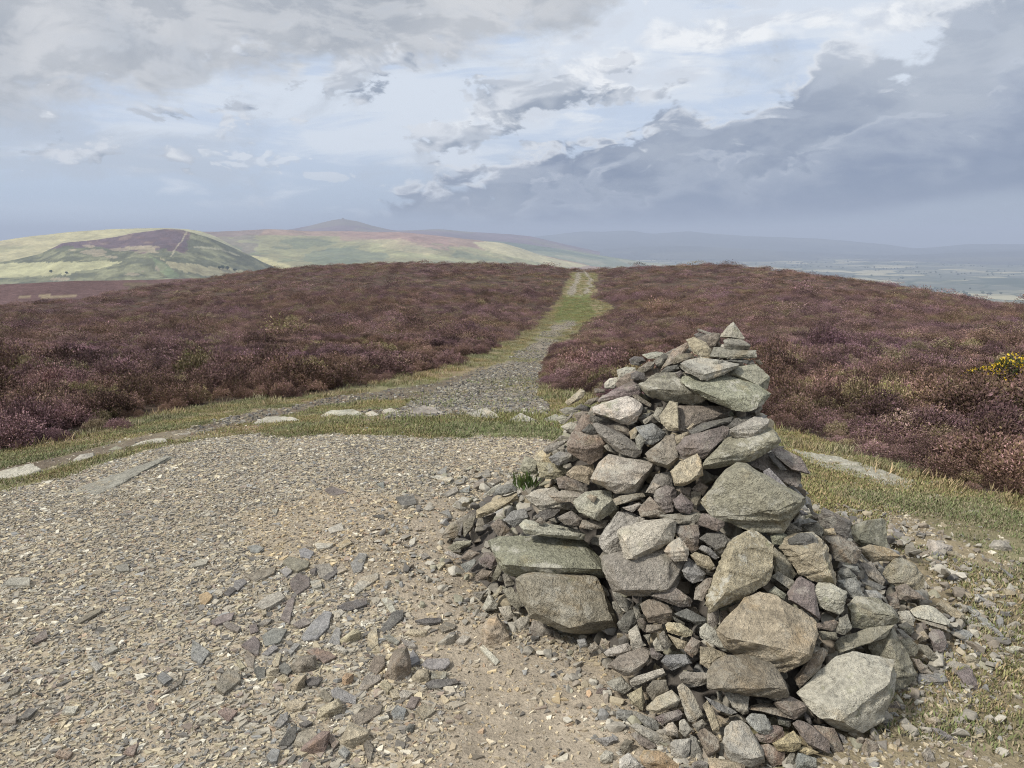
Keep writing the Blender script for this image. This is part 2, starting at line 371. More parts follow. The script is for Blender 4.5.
# ------------------------------------------------------------------ stones: outline | ridge nearest the camera | description, in survey tiles
TILE = {'1': (640,315,6.4), '2': (520,350,6.4), '3': (660,395,6.4), '4': (520,420,6.4), '5': (425,450,6.4), '6': (640,480,6.4), '7': (560,500,6.4),
 '8': (460,540,6.4), '9': (590,590,6.4), 't': (700,570,6.4), 'u': (790,580,6.4), 'w': (590,670,7.84), 'x': (700,670,7.84), 'y': (800,670,7.84),
 'v': (770,490,6.4), 'q': (880,520,7.11), 'r': (880,620,5.19), 'P': (0,0,1.0),
 'A': (180,535,6.4), 'B': (330,535,6.4), 'C': (180,648,6.4), 'D': (330,648,6.4), 'E': (0,600,4.571), 'f': (180,390,4.267), 'G': (0,430,5.12), 'H': (800,430,4.571), 'I': (0,480,2.665), 'J': (0,370,6.4), 'K': (380,230,2.56)}
CAIRN = '''
1 l +4 L4|510,140 560,75 598,45 620,75 672,150 650,158 560,150|600,60 585,140|A:pointed capstone;pale grey pyramid-shaped capstone on the very top of the cairn
1 g +3|537,160 570,148 650,155 705,190 695,218 545,225|545,185 700,195|A:block under the capstone;grey brick-like block directly under the pointed capstone
1 g +2|452,265 480,205 560,215 740,225 757,245 745,275 640,282||A:upper long slab;long grey slab lying under the two topmost stones
1 t +6|298,160 345,142 425,180 458,225 445,262 400,270 345,245 325,205||A:leaning pale plate;pale buff plate leaning against the summit stones
1 b +1|438,150 465,112 512,120 510,165 480,200 450,190||
1 g 0|365,85 460,115 455,128 370,103||;thin grey sliver sticking out left just below the capstone
1 d -3|345,125 380,110 440,130 410,155 360,145||
1 b +2|135,345 210,225 300,175 315,205 240,250 180,310||A:leaning brown slat;long brown slat leaning diagonally up the left shoulder of the cairn
1 b +2|200,290 250,250 330,245 345,270 260,300 215,315||
1 d +4|130,370 170,330 240,320 250,345 180,375||
1 l +7 L5|245,325 300,290 380,275 520,290 630,315 620,335 560,370 430,418 390,410 330,370 250,340|252,334 335,340 418,378 480,352 625,322|A:wide flat cap slab;wide flat pale-topped slab with a pointed front corner near the top
1 g +9|450,325 480,295 530,285 520,315 480,335||;small grey flake lying on the wide flat cap slab
1 d +1|530,290 640,278 700,290 680,310 620,305||
1 d +1|670,310 720,285 735,315 700,325||
1 t 0|730,290 765,285 788,315 760,320||;tiny tan stone poking out right under the long top slab
1 G +4 L6|560,375 620,335 740,315 838,405 832,480 770,465 650,410|600,372 760,450|A:green-grey wedge;green-grey wedge stone on the upper right shoulder
1 G +3 L8|5,445 60,415 110,375 180,395 260,370 330,385 430,425 480,480 420,545 330,575 180,550 60,520 15,480|60,470 200,460 400,490|A:left long boulder;long mottled green-grey boulder on the left below the cap slab
1 G +4 L8|250,400 350,400 440,440 550,385 700,430 800,480 820,505 790,560 720,610 620,610 520,560 440,545 300,460|300,450 420,490 530,545 590,530 650,490 790,520|A:overhanging boulder;big mottled green boulder overhanging on the right below the wedge
1 d +5|225,370 260,355 280,375 250,400||
1 t +6 L2|125,650 190,555 240,565 248,735 180,740 140,690|238,570 246,730|A:upright pale stone;upright pale pentagonal stone standing below the long mottled boulder
1 g +1|85,640 110,590 150,595 130,690 100,670||
1 b -3 L3|245,580 440,575 520,590 575,610 570,650 450,690 330,740 250,745||A:recessed brown block;large brown-grey block set back beneath the overhanging boulder
1 G -4 L4|515,595 580,595 600,640 560,660||
1 d +3|315,740 400,690 600,650 590,680 480,715 340,765||A:dark sloping slate;long dark slate sloping up under the recessed brown block
1 d +2|550,715 610,660 715,640 710,665 640,690 570,725||
2 b -3|600,215 690,150 800,120 900,120 910,170 760,240 640,265||
1 g -4|90,290 200,225 300,180 330,230 240,330 120,350||
1 b -3|360,150 440,120 520,190 470,250 380,200||
2 d +2|700,60 730,40 790,45 810,70 760,100 710,90||;dark rounded stone at the tip of the left shoulder
2 l 0|780,30 870,10 930,20 880,55 820,55||
2 d +3|870,75 920,15 945,40 910,95 875,95||
2 b +2|740,130 820,75 865,75 850,120 790,145||
2 d +4|712,150 745,135 800,150 798,185 750,192 712,185||;squarish dark block above the long mottled boulder's left end
2 w +1 L7|618,130 680,108 735,115 740,140 700,165 650,205 630,190||A:upper lichen stone;pale lichen-crusted stone on the left outline, upper one
2 w 0 L7|537,215 570,185 630,175 650,210 600,250 545,248||;pale lichen-crusted stone on the left outline, lower one
2 p +3|500,315 580,265 720,195 755,225 770,285 640,300 580,315 510,335|505,320 620,288 742,225|A:long brown slab;long purplish brown slab lying diagonally above the white speckled boulder
2 b +1|410,345 440,315 500,300 500,325 460,350||
2 t +2|285,335 340,300 385,250 412,262 410,295 370,325 310,358||A:tan finger stone;buff finger-shaped stone pointing off the left edge of the cairn
2 g 0|250,385 300,365 370,370 370,395 290,415||
2 d 0|340,380 390,345 450,370 440,395||
2 b -1|475,245 540,250 545,275 480,275||
2 w +7 L9|450,370 560,340 680,297 745,320 778,350 770,420 745,455 690,480 620,450 610,400 470,410|470,395 620,435 700,425 762,385|A:white speckled boulder;white speckled boulder on the upper left face
2 d +10|445,430 540,395 600,385 613,410 600,450 520,470 455,465||A:dark oval slate;dark oval slate lying against the white speckled boulder
2 d +8|395,520 450,470 480,490 500,530 450,545||
2 r +5|300,600 345,520 400,420 440,415 455,460 470,520 545,590 525,680 445,730 425,690 390,660 310,650|308,605 430,635 540,598|A:pinkish block;big pinkish brown block on the left side of the cairn
2 g +1|150,640 200,600 310,570 300,590 220,625 175,668|160,645 300,580|;narrow pale-edged slab left of the pinkish block
2 g 0|170,610 250,560 240,585 180,620||
2 s +2|185,690 250,650 320,660 345,700 250,740 205,720|195,690 250,700 330,680|;blue-grey cube-like stone below the pinkish block
2 t -1 L4|100,680 140,640 200,655 190,690 240,740 115,740||
2 l 0|230,435 270,415 330,430 290,470 260,475||
2 l +1|260,490 320,460 365,475 340,540 300,520||
2 g +3|285,460 330,400 345,402 330,435||
2 b 0|345,410 400,390 440,400 400,440 370,460||
2 g +8 L2|470,475 500,465 560,490 660,540 740,600 795,650 770,690 700,680 620,650 520,560|500,545 570,500 700,620|A:diagonal grey stone;long grey stone lying diagonally right of the pinkish block
2 g +3|535,615 570,600 640,650 620,670 560,645||
2 b +4|600,480 640,462 695,505 700,550 650,530 605,505||
2 t +5|695,525 735,495 752,515 745,565 710,570||
2 g +5|735,570 765,530 805,580 770,640 745,620||
2 s +1|740,495 850,470 940,540 850,605 800,600 770,540||A:blue-grey plate;flat blue-grey plate set back in the middle of the upper face
2 g +2|785,450 850,410 855,430 795,478||
2 b +6|803,660 930,560 990,535 1020,690 950,758 830,715|830,702 942,738 1015,680|A:brown polygon stone;large brown five-sided stone in the middle of the upper face
2 d 0|775,415 840,400 830,420 790,440||
2 b +1|720,290 750,285 840,345 830,365 735,310||
2 d -1|775,370 815,365 815,400 780,410||
2 b -1|860,340 910,335 915,360 880,365||
3 p +4|108,330 150,270 300,222 395,200 435,210 425,260 330,350 280,410 160,420|120,335 300,230 330,345|A:slate-grey polygon;slate-grey angular stone with a purple right facet
3 l +8|452,220 600,140 695,155 700,190 690,215 580,295 520,290 455,255|455,228 535,240 690,182|A:pale wedge;pale flat-topped wedge sitting on the big green slab
3 G +4 L7|265,430 420,280 520,240 700,190 765,290 740,330 600,420 480,440 370,450 275,480|290,438 420,375 500,330 700,292 758,285|A:big green slab;big green-grey slab jutting right under the pale wedge
P G +7 L4|700,502 725,473 738,464 747,465 769,477 805,497 797,513 781,531 759,532 734,525 713,516|744,468 762,481 781,492 801,499 772,514|A:tilted green boulder;huge tilted greenish boulder with a knife edge on the right
3 s +11|660,490 700,468 825,600 760,590 690,540||;thin blue slate lying on the tilted green boulder
3 g -6 L3|590,430 690,370 760,460 900,500 890,600 820,570 700,470 560,440||A:hidden grey slab;grey slab partly hidden behind the tilted green boulder
3 p +2|715,350 760,330 800,345 900,400 960,505 840,480 790,430 740,390|742,392 842,476 950,500|A:brown overhanging slate;brown slate sheet jutting out on the right edge
3 d 0|690,375 720,365 810,475 770,480 720,430||
3 t +9 L2|70,490 130,430 235,378 260,420 275,515 160,580 95,575|100,562 180,556 268,500|A:tan pentagon;tan five-sided stone left of the tilted green boulder
3 t +5|95,265 175,235 185,250 120,310 100,310||
3 t +6|170,215 210,178 222,190 185,222||
6 p +3|95,70 170,35 225,50 240,110 210,200 160,205 90,120|120,110 200,70|
6 p +6 L2|212,130 265,85 345,155 320,215 255,205 230,180|240,180 300,150|A:purple lump;purple rough lump with pale edges below the tan pentagon
6 b +2|230,60 320,45 330,120 270,90||
6 b +2|330,75 390,80 388,150 350,190 325,130||
6 b +1|380,10 435,45 400,100 330,60||
6 b +4|0,190 60,150 165,215 150,240 0,235||
6 b +3|130,225 370,205 400,225 350,275 230,280||
6 p +6|375,265 400,215 470,220 540,250 540,290 500,330 380,285||A:pinkish lump;pinkish rounded lump just below the tilted green boulder
6 p +2|215,335 240,290 370,290 385,350 370,440 330,465 320,400|230,338 320,378 382,345|A:dark purple block;dark purplish block right of the pale grey front slab
6 d +2|383,375 430,340 510,330 590,395 520,480 500,470 430,410|515,345 560,420|A:dark grey wedge;dark grey wedge with a pale right facet
6 s +2|375,440 395,415 450,435 505,495 480,505 400,460||
6 t +4|320,480 355,462 440,490 475,545 450,578 370,545|330,485 460,560|A:tan lens stone;tan lens-shaped stone left of the big granite slab
6 s +3|270,580 305,500 345,520 418,600 400,640 330,660 290,620|300,600 400,610|
6 b +2|345,760 360,690 430,625 465,620 440,700 400,770||
P t +8 L9|704,603 706,609 711,612 731,603 751,593 767,584 771,575 772,547 756,533 749,531 732,541 724,552 714,580|733,550 728,574 721,592|A:granite slab;big pale granular slab standing in the middle of the front face
t t +8 L2|120,385 290,190 380,135 430,150 560,215 740,330 745,400 700,560 640,615 560,660 440,590 340,560 200,530 150,430|160,420 290,405 370,470 480,525 640,575 700,540|A:great tan boulder;great orange-tan boulder low on the front face
P G -3|774,547 790,561 796,574 787,588 773,574||
t g +2|460,45 500,10 610,75 570,120||
t G +3|440,140 480,105 550,155 540,190||
t p +4|560,150 640,45 730,95 700,190 770,320 700,270 570,195|580,190 680,170 740,290|A:purple slab;purplish slab leaning right of the great tan boulder
t l +6 L7|720,130 760,85 830,85 940,140 920,250 890,280 790,245 725,180|735,120 850,125 925,165|A:pale greenish block;pale greenish yellow block right of the purple slab
t b +2|750,340 860,318 890,340 850,390 755,370||
t g +4|890,310 940,280 975,370 920,415 870,400||
t G +1|755,390 870,400 880,440 780,450||
t b +5|600,695 660,630 720,540 795,490 810,540 760,640 640,750|630,700 720,600 798,525|A:stick-like stone;stick-like brown-grey stone wedged between the tan and white boulders
P b +9 L2|709,688 709,671 717,659 728,655 748,656 755,662 773,664 781,676 788,687 787,695 776,699 745,694 714,688|722,688 731,671 757,682 787,688|A:split grey boulder;split brown-grey boulder in front of the great tan boulder
t l +5|0,370 40,345 110,390 150,450 185,530 100,490 0,430|20,400 160,500|A:pale wedge left of the tan boulder;pale grey wedge leaning against the great tan boulder
t t +5|0,490 80,500 175,540 110,570 60,630 0,600|10,500 110,560|
t g +1|50,280 120,255 125,330 85,375 50,340||
t b +1|130,270 180,255 185,300 130,350||
t b +2|180,240 275,190 275,235 200,285||
7 l +12 L4|370,190 420,180 550,130 700,118 738,135 735,210 715,265 600,320 480,398 425,392 400,300|400,220 700,150 600,300 450,370|A:pale front slab;pale grey flat slab leaning at the centre of the front face
7 l +6 L5|250,240 300,170 370,80 450,85 540,125 420,180 390,330 320,345 260,300||A:pale slab behind;pale lumpy slab behind the flat front slab
7 g +8 L2|275,350 420,385 490,395 700,290 830,340 800,420 740,510 720,590 690,608 430,608 340,575 300,500 280,420|320,400 700,400 690,580 400,580|A:broad grey-brown boulder;broad grey-brown boulder under the pale front slab
7 l +10 L5|668,325 700,280 760,235 825,320 810,385 730,390 690,360|672,332 795,325|A:lemon-grey cap;lemon-tinged cap stone on the broad boulder's right corner
7 p +4|570,610 740,560 845,640 830,680 770,688 690,660|690,635 835,640|
9 b +5|320,90 380,60 450,70 525,120 525,195 470,212 370,205 330,140|370,168 520,142|A:brown cube;brown cube-shaped stone below the broad grey-brown boulder
9 g +2|145,25 170,15 270,80 235,140 195,105||
9 g +3|140,75 160,65 215,145 200,170 150,120||
9 d +2|175,215 235,140 300,120 300,210 235,285 190,250||
9 g +2|275,110 305,85 330,170 295,185||
9 b +2|300,190 340,180 360,210 350,270 310,230||
9 l +5 L2|245,265 300,222 345,360 268,385||A:upright pale block;pale speckled block standing upright right of the lower left boulder
9 b +3|360,225 460,215 470,250 420,275 360,270||
9 t +4|485,225 500,205 580,215 660,265 650,290 600,300 500,270||A:tan oval;tan oval stone below the brown cube
9 d +3|540,155 620,120 740,180 750,215 690,225 620,195|560,165 650,200 740,200|
9 d +2|525,165 610,210 610,225 540,195||
9 g +3|440,290 470,260 525,345 490,390 445,330||
9 l +4|400,340 430,300 475,390 420,390||
9 t +3|500,285 590,320 630,335 610,378 560,375||
9 r +3|600,390 650,300 710,330 690,400 650,435||
9 s +4|455,455 490,415 610,410 650,470 520,515|470,465 630,470|A:blue-grey brick;blue-grey brick-like stone in the rubble below the tan oval
9 g +4|570,550 600,520 750,530 750,600 690,615 590,595|575,560 745,565|
9 b +4|115,485 190,420 330,370 385,400 380,460 260,550 220,545|130,492 250,532 375,450|A:brown pitted slab;brown pitted slab in front of the upright pale block
9 l +4|248,585 300,550 460,500 485,545 310,600 270,620|260,590 480,530|A:pale pitted bar;pale pitted bar-shaped stone below the brown pitted slab
9 g +2|105,590 200,552 265,625 220,665 150,640|200,560 150,640|
9 t +3|240,670 330,620 350,700 340,770 270,730|330,690 280,720|
9 b +3|355,640 400,580 490,575 500,640 400,710||
9 l +5|350,760 430,680 520,640 580,695 570,735 430,790|440,770 570,710|A:pale pitted slab;pale pitted slab in the lowest rubble
w l +4|680,130 720,100 790,160 885,350 780,410 740,330||A:leaning pale slab;long pale slab pointing down the lowest rubble
9 l +2|90,400 120,375 240,340 270,385 180,420 110,425||
9 t +1|60,360 75,310 130,330 125,380||
9 g +1|0,340 60,370 0,400||
9 p +2|380,370 420,375 470,420 430,450 390,430||
9 g +1|340,290 390,280 380,340||
w s +3|200,330 240,310 330,320 345,360 330,415 220,380||
w s +4|330,335 360,325 430,385 500,385 540,420 530,465 450,460 400,410||
w l +3|320,440 370,420 450,470 630,530 625,590 560,600 430,540||
w b +3|317,500 360,490 520,590 480,628 400,590||
w p +3|510,375 560,345 690,310 730,345 700,390 570,425||
w l +4|575,470 610,420 650,408 690,460 690,520 600,510|580,475 650,440 690,490|
w l +4|700,400 740,385 805,470 745,530 700,480|720,470 790,470|
w l +3|620,590 660,550 780,540 785,620 730,735 640,680||
w d +2|785,510 830,530 910,690 870,710 780,690||
w r +4|840,510 890,450 1010,540 1019,620 930,685 890,620|850,520 920,660 1015,610|
w t +5|885,280 920,245 960,300 1019,440 1010,490 970,500 930,400|960,470 1015,440|
w s +1|40,540 170,520 230,550 120,605||
w l +1|75,680 120,630 190,650 180,720 120,745 80,720||
w b +2|235,600 280,540 340,560 310,640 260,665||
w l +3|230,700 300,650 420,760 400,790 230,790||
w o +4|380,700 430,630 560,640 690,740 690,790 450,770||A:orange slab;orange-tan slab at the bottom edge of the rubble
w g +3|700,750 760,735 800,770||
w p +3|800,730 860,705 920,730 920,780 800,780||
w p 0|45,180 70,140 130,145 150,190 80,215||
w g +2|800,430 880,385 920,430 850,490||
x t +3|70,690 200,700 350,745 350,790 80,790||
x l +4|185,170 380,210 375,340 340,355 260,290|260,290 375,320|
x s +4|30,205 110,245 240,300 290,335 230,345 120,280||
x s +6 L3|365,380 400,340 510,350 570,460 530,510 470,505 370,410|440,480 560,462|A:pitted grey lump;pitted bluish grey lump in the front rubble
x r +4|405,520 540,480 570,430 640,450 665,510 560,570 450,560||
x y +5|570,575 640,545 730,480 795,550 780,620 730,640 620,635|580,585 700,580 790,570|A:yellow stone;yellowish wedge stone in the front rubble
x b +3|385,310 400,280 480,260 590,265 660,310 730,385 640,345 500,335||
x b +5|580,260 640,205 720,210 830,270 825,320 740,390 660,340|600,265 700,330 825,285|A:brown front wedge;brown wedge stone below the split grey boulder
x p +4|725,420 770,385 880,440 1010,560 1010,650 850,590 800,530||A:brown mottled slab;brown mottled slab under the white-topped boulder
x l +6 L4|185,560 190,460 250,405 330,400 390,450 400,530 500,640 510,710 400,760 260,740 200,640|220,630 400,700 500,690|A:two-lobed grey stone;large pale two-lobed stone at the foot of the pile
x r +3|460,590 540,580 670,650 650,740 560,750 490,650||
x g +3|660,760 700,650 740,650 745,770||
x s +4|750,700 770,650 910,690 910,760 760,770||
x y +3|770,640 810,595 930,645 840,670||
x g 0|440,225 570,235 560,270 450,260||
x d +1|600,360 720,400 700,450 620,430||
x d +2|820,330 850,350 875,400 870,430 820,380||
x g +2|130,170 175,160 180,250 140,240||
P w +8 L9|798,692 810,685 823,672 837,657 852,653 868,657 892,661 896,674 893,690 883,718 876,725 862,732 851,731 831,726 817,718 806,706|893,680 873,694 871,703 859,705 851,718 841,722 818,716|A:white-topped boulder;big white-lichened boulder at the lower right of the cairn
P G +2 L5|868,642 893,627 906,653 916,672 915,680 899,689 890,696 880,677|890,640 905,675|A:smooth green boulder;smooth green boulder behind the white-topped one
u G +5 L6|375,160 420,110 560,120 640,170 695,230 680,275 560,320 470,310 400,300 380,210|390,200 560,260 690,232|A:jutting pale green block;jutting pale green block above the white-topped boulder
u G +2 L3|260,430 320,370 490,310 560,330 660,290 600,370 420,430 300,470||
v s 0|430,580 550,560 600,680 540,700 490,640 440,620||
v t +6 L6|70,370 100,310 180,270 270,270 330,320 370,370 420,560 410,605 290,580 190,530 130,460|150,405 290,390 350,420 400,560|A:knobbly lichen boulder;knobbly yellow-green boulder with a dark hollow top
v d +9|110,320 180,280 260,275 310,320 290,380 200,385 130,360||;dark slate cap lying on the knobbly boulder
v b +3|340,300 430,285 530,340 590,400 545,475 500,450 420,450 370,360||A:buff slab;buff slab leaning right of the knobbly boulder
v t +2|345,250 410,245 430,285 345,290||
v d 0|310,180 345,115 440,160 520,200 520,320 440,310 330,230|340,130 510,215|A:dark peaked slate;dark peaked slate on the right shoulder of the scree
v G +1 L4|525,230 620,195 710,185 735,190 745,365 600,360 560,300 530,320|620,200 605,270 565,312|A:green cube;green-grey cube standing at the pile's right end
v t +2 L8|570,375 640,350 760,375 830,420 770,455 640,460 600,420||A:long lichen slab;long yellow-lichened slab in front of the green cube
v G +3 L3|720,540 780,440 830,420 930,480 990,560 980,620 940,640 830,620 760,590|790,450 850,470 930,500|A:olive pyramid;olive pyramid-like boulder on the right scree
v g +2|580,470 650,460 740,580 720,610 640,570||
v d +1|570,570 620,570 740,620 700,640 590,600||
v s +3|460,475 560,490 580,530 500,510||
v d +1|430,520 500,500 560,560 460,575||
v b +1|800,620 870,600 940,660 1000,700 830,700||
v b +1|740,680 810,650 835,760 770,768||
v s +1|610,640 680,640 735,690 640,690||
v b 0|90,250 130,210 210,260 110,290||
v g -1|200,230 310,210 340,250 330,295 220,260||
v s 0|180,200 250,180 310,205 200,220||
v s -1|180,130 210,130 250,160 200,165||
v G +3|0,290 60,260 110,290 70,350 20,350||
u l +2|690,205 760,195 800,250 790,290 720,280||
u d +1|690,290 740,270 800,310 780,350 720,340||
u g +1|680,310 720,320 800,390 730,375||
u G +2|705,385 760,370 830,430 800,490 750,480 720,430||
u l +2 L3|770,190 850,160 920,170 1020,260 1010,300 880,260 800,240|800,240 900,230 1010,290|A:pale scree slab;pale greenish slab on the right scree
u b +3|780,240 830,250 1010,300 1000,320 860,270||
u p +2|885,350 920,315 980,330 1005,400 980,460 920,450||A:maroon stone;maroon-brown rounded stone on the right scree
u b 0|800,280 860,270 880,310 840,330||
u t 0|800,340 860,325 890,370 830,400||
u G +2|820,410 880,420 990,540 930,530 830,450||
u l +3|900,500 940,450 960,490 950,530||
u b +1|780,500 830,510 915,600 830,590||
u d 0|880,540 950,550 980,600 910,600||
u s +2 L3|805,640 830,600 980,600 1020,640 960,680 840,690|820,655 1000,650|A:long pale ledge;long pale blue-grey stone at the scree's foot beside grass
r p +2|400,275 470,250 530,375 490,395 450,360||A:tilted maroon slab;tilted maroon slab at the right end of the scree
r t +1|425,190 480,180 520,210 515,250 440,235||
r d 0|515,195 550,195 565,230 525,240||
r g +1|330,240 380,210 470,240 470,270 400,270||
q t +2|400,610 440,565 600,670 610,700 560,735|420,600 590,690|A:tan bar;long tan bar stone at the scree's right edge
y s +1|630,430 680,380 870,500 800,545||A:blue slate bar;blue-grey slate bar right of the white-topped boulder's foot
y b +1|680,250 780,245 840,380 800,390 690,310||
y b +2|480,580 520,535 600,570 640,690 580,765 490,720|520,545 530,720|A:upright brown-grey stone;upright brown-grey stone standing below the white-topped boulder
y b 0|620,570 700,590 715,690 650,740 600,600||
y l +1|710,740 770,685 800,740 790,768||
y s +1|290,490 350,520 435,660 370,640||
y b +2|100,430 270,460 360,660 260,640||
y b 0|420,540 460,560 450,640||
5 t +4 L2|335,385 400,340 580,270 590,320 500,370 350,430 330,440|340,415 500,355 588,300|A:long tan beam;long tan beam of stone on the left scree
5 b 0|325,480 345,440 460,400 430,450 340,500||
5 b +1|100,560 150,480 230,430 330,390 330,440 250,540 190,560||A:tilted left stack;tilted pale brown slab at the far left of the scree
5 b +2|250,560 240,450 320,430 310,500||
5 d +1|210,540 240,450 250,470 230,550||
5 s +2|500,450 560,390 640,375 670,440 570,495|510,455 660,430|A:blue-grey chunk;blue-grey chunk right of the long tan beam
5 b +1|415,480 470,430 550,510 480,560||
5 l +7 L3|615,480 650,445 760,480 980,510 1020,540 1010,575 870,560 740,530 650,540|630,505 760,508 1005,548|A:wavy pale slab;wavy pale slab lying on top of the left green boulders
5 s 0|440,285 470,230 580,210 590,260 490,290||
5 l +1|380,290 430,240 490,210 480,235 420,290||
5 l +3 L2|640,300 700,260 830,240 950,350 940,380 740,385 690,350||A:flat grey table;wide flat grey stone like a table right of the green plant
5 g +7|790,285 850,270 930,250 1000,280 960,330 850,335|800,300 990,300|;thick grey disc lying on the flat grey table stone
5 p +4|840,180 910,165 1020,210 1020,270 860,245||
4 t +2 L3|290,345 350,295 465,285 475,330 440,410 330,370||A:tan dome;tan domed boulder below the pinkish block
4 t 0 L6|110,270 220,275 330,330 240,380 130,370||
4 t -1 L5|100,200 150,190 200,260 110,270||
4 l +7|340,525 420,460 480,445 580,455 620,570 500,645 460,620 380,590|460,618 490,570 595,510|A:pale split slab;pale slab with a shaded notch under the square pale block
4 t +12|425,490 450,475 495,490 470,530||;small tan flake lying on the pale split slab
4 l +8 L5|460,370 510,280 570,225 640,232 860,275 850,320 750,470 620,465 480,400|465,378 560,402 625,382 735,412 858,288|A:square pale block;large square pale block with a rusty top corner
4 b +6|595,510 640,485 780,465 800,490 750,510 620,545||
4 l +4|650,560 760,530 780,545 720,590||
4 g +2|800,470 870,350 960,330 975,420 900,420||
4 l +4|805,460 860,390 905,420 860,470||
4 b +4|750,580 830,490 940,600 900,615 790,610||
4 d +6|80,620 160,575 260,570 230,620 150,640||
4 g +7|235,625 330,580 400,640 380,680 290,670||
4 b +4|400,640 560,640 540,690 450,700 380,690||
4 b +14|95,650 130,620 165,650 140,670||;little brown chip lying on the wavy pale slab
4 b +13|180,640 220,625 240,660||
8 G +6 L7|170,20 260,-20 440,-30 740,-20 800,20 870,110 920,190 900,235 640,215 480,205 350,240 290,210 240,140|290,168 430,98 560,150 720,128 830,122 908,185|A:upper left boulder;broad green boulder with pale scars, upper of the two at lower left
8 G +8 L4|355,265 400,235 500,205 640,215 840,230 890,270 960,410 1010,560 990,600 930,610 720,590 600,570 530,520 450,490 420,400|400,260 520,340 660,400 980,540 700,560 480,470|A:lower left boulder;broad smooth green boulder, lower of the two at lower left
8 G +2|275,320 340,300 390,430 370,450 320,410||
8 G +2|350,340 375,330 410,420 390,430||
8 G +1|200,360 260,290 275,310 220,390||
8 l +2|145,430 185,340 240,410 230,445 160,455|170,440 200,390|
8 l +2|245,430 320,420 355,490 290,520||
8 l +2|330,540 390,490 445,495 440,560 370,585||
8 g +3|445,560 470,515 530,525 620,590 530,640 470,620||A:grey foot stone;grey stone tucked under the lower left boulder
8 g +1|270,220 300,210 355,280 290,300||
8 G 0|205,240 240,160 275,190 240,260||
8 b +1|90,235 140,190 205,200 180,245 110,265||
8 s 0|0,160 90,120 110,140 40,210||
8 p +1|115,130 160,80 240,80 240,150 200,185 150,170||
8 b 0|5,120 60,60 130,85 60,130||
8 g 0|80,340 120,330 180,320 130,390||
8 g 0|50,500 110,460 190,480 130,530||
8 s +1|745,640 800,630 820,680 770,690||
8 g +1|820,690 860,650 900,690 840,725||
8 t +1|895,660 930,630 960,670 920,700||
8 g +2|920,720 1000,680 1024,730 940,750||
5 G +1|145,625 200,585 300,580 290,610 180,650||
5 l 0|120,660 150,645 240,680 190,695||
5 G 0|605,130 640,40 720,70 720,150 660,160||;mossy upright stone behind the little green plant
'''
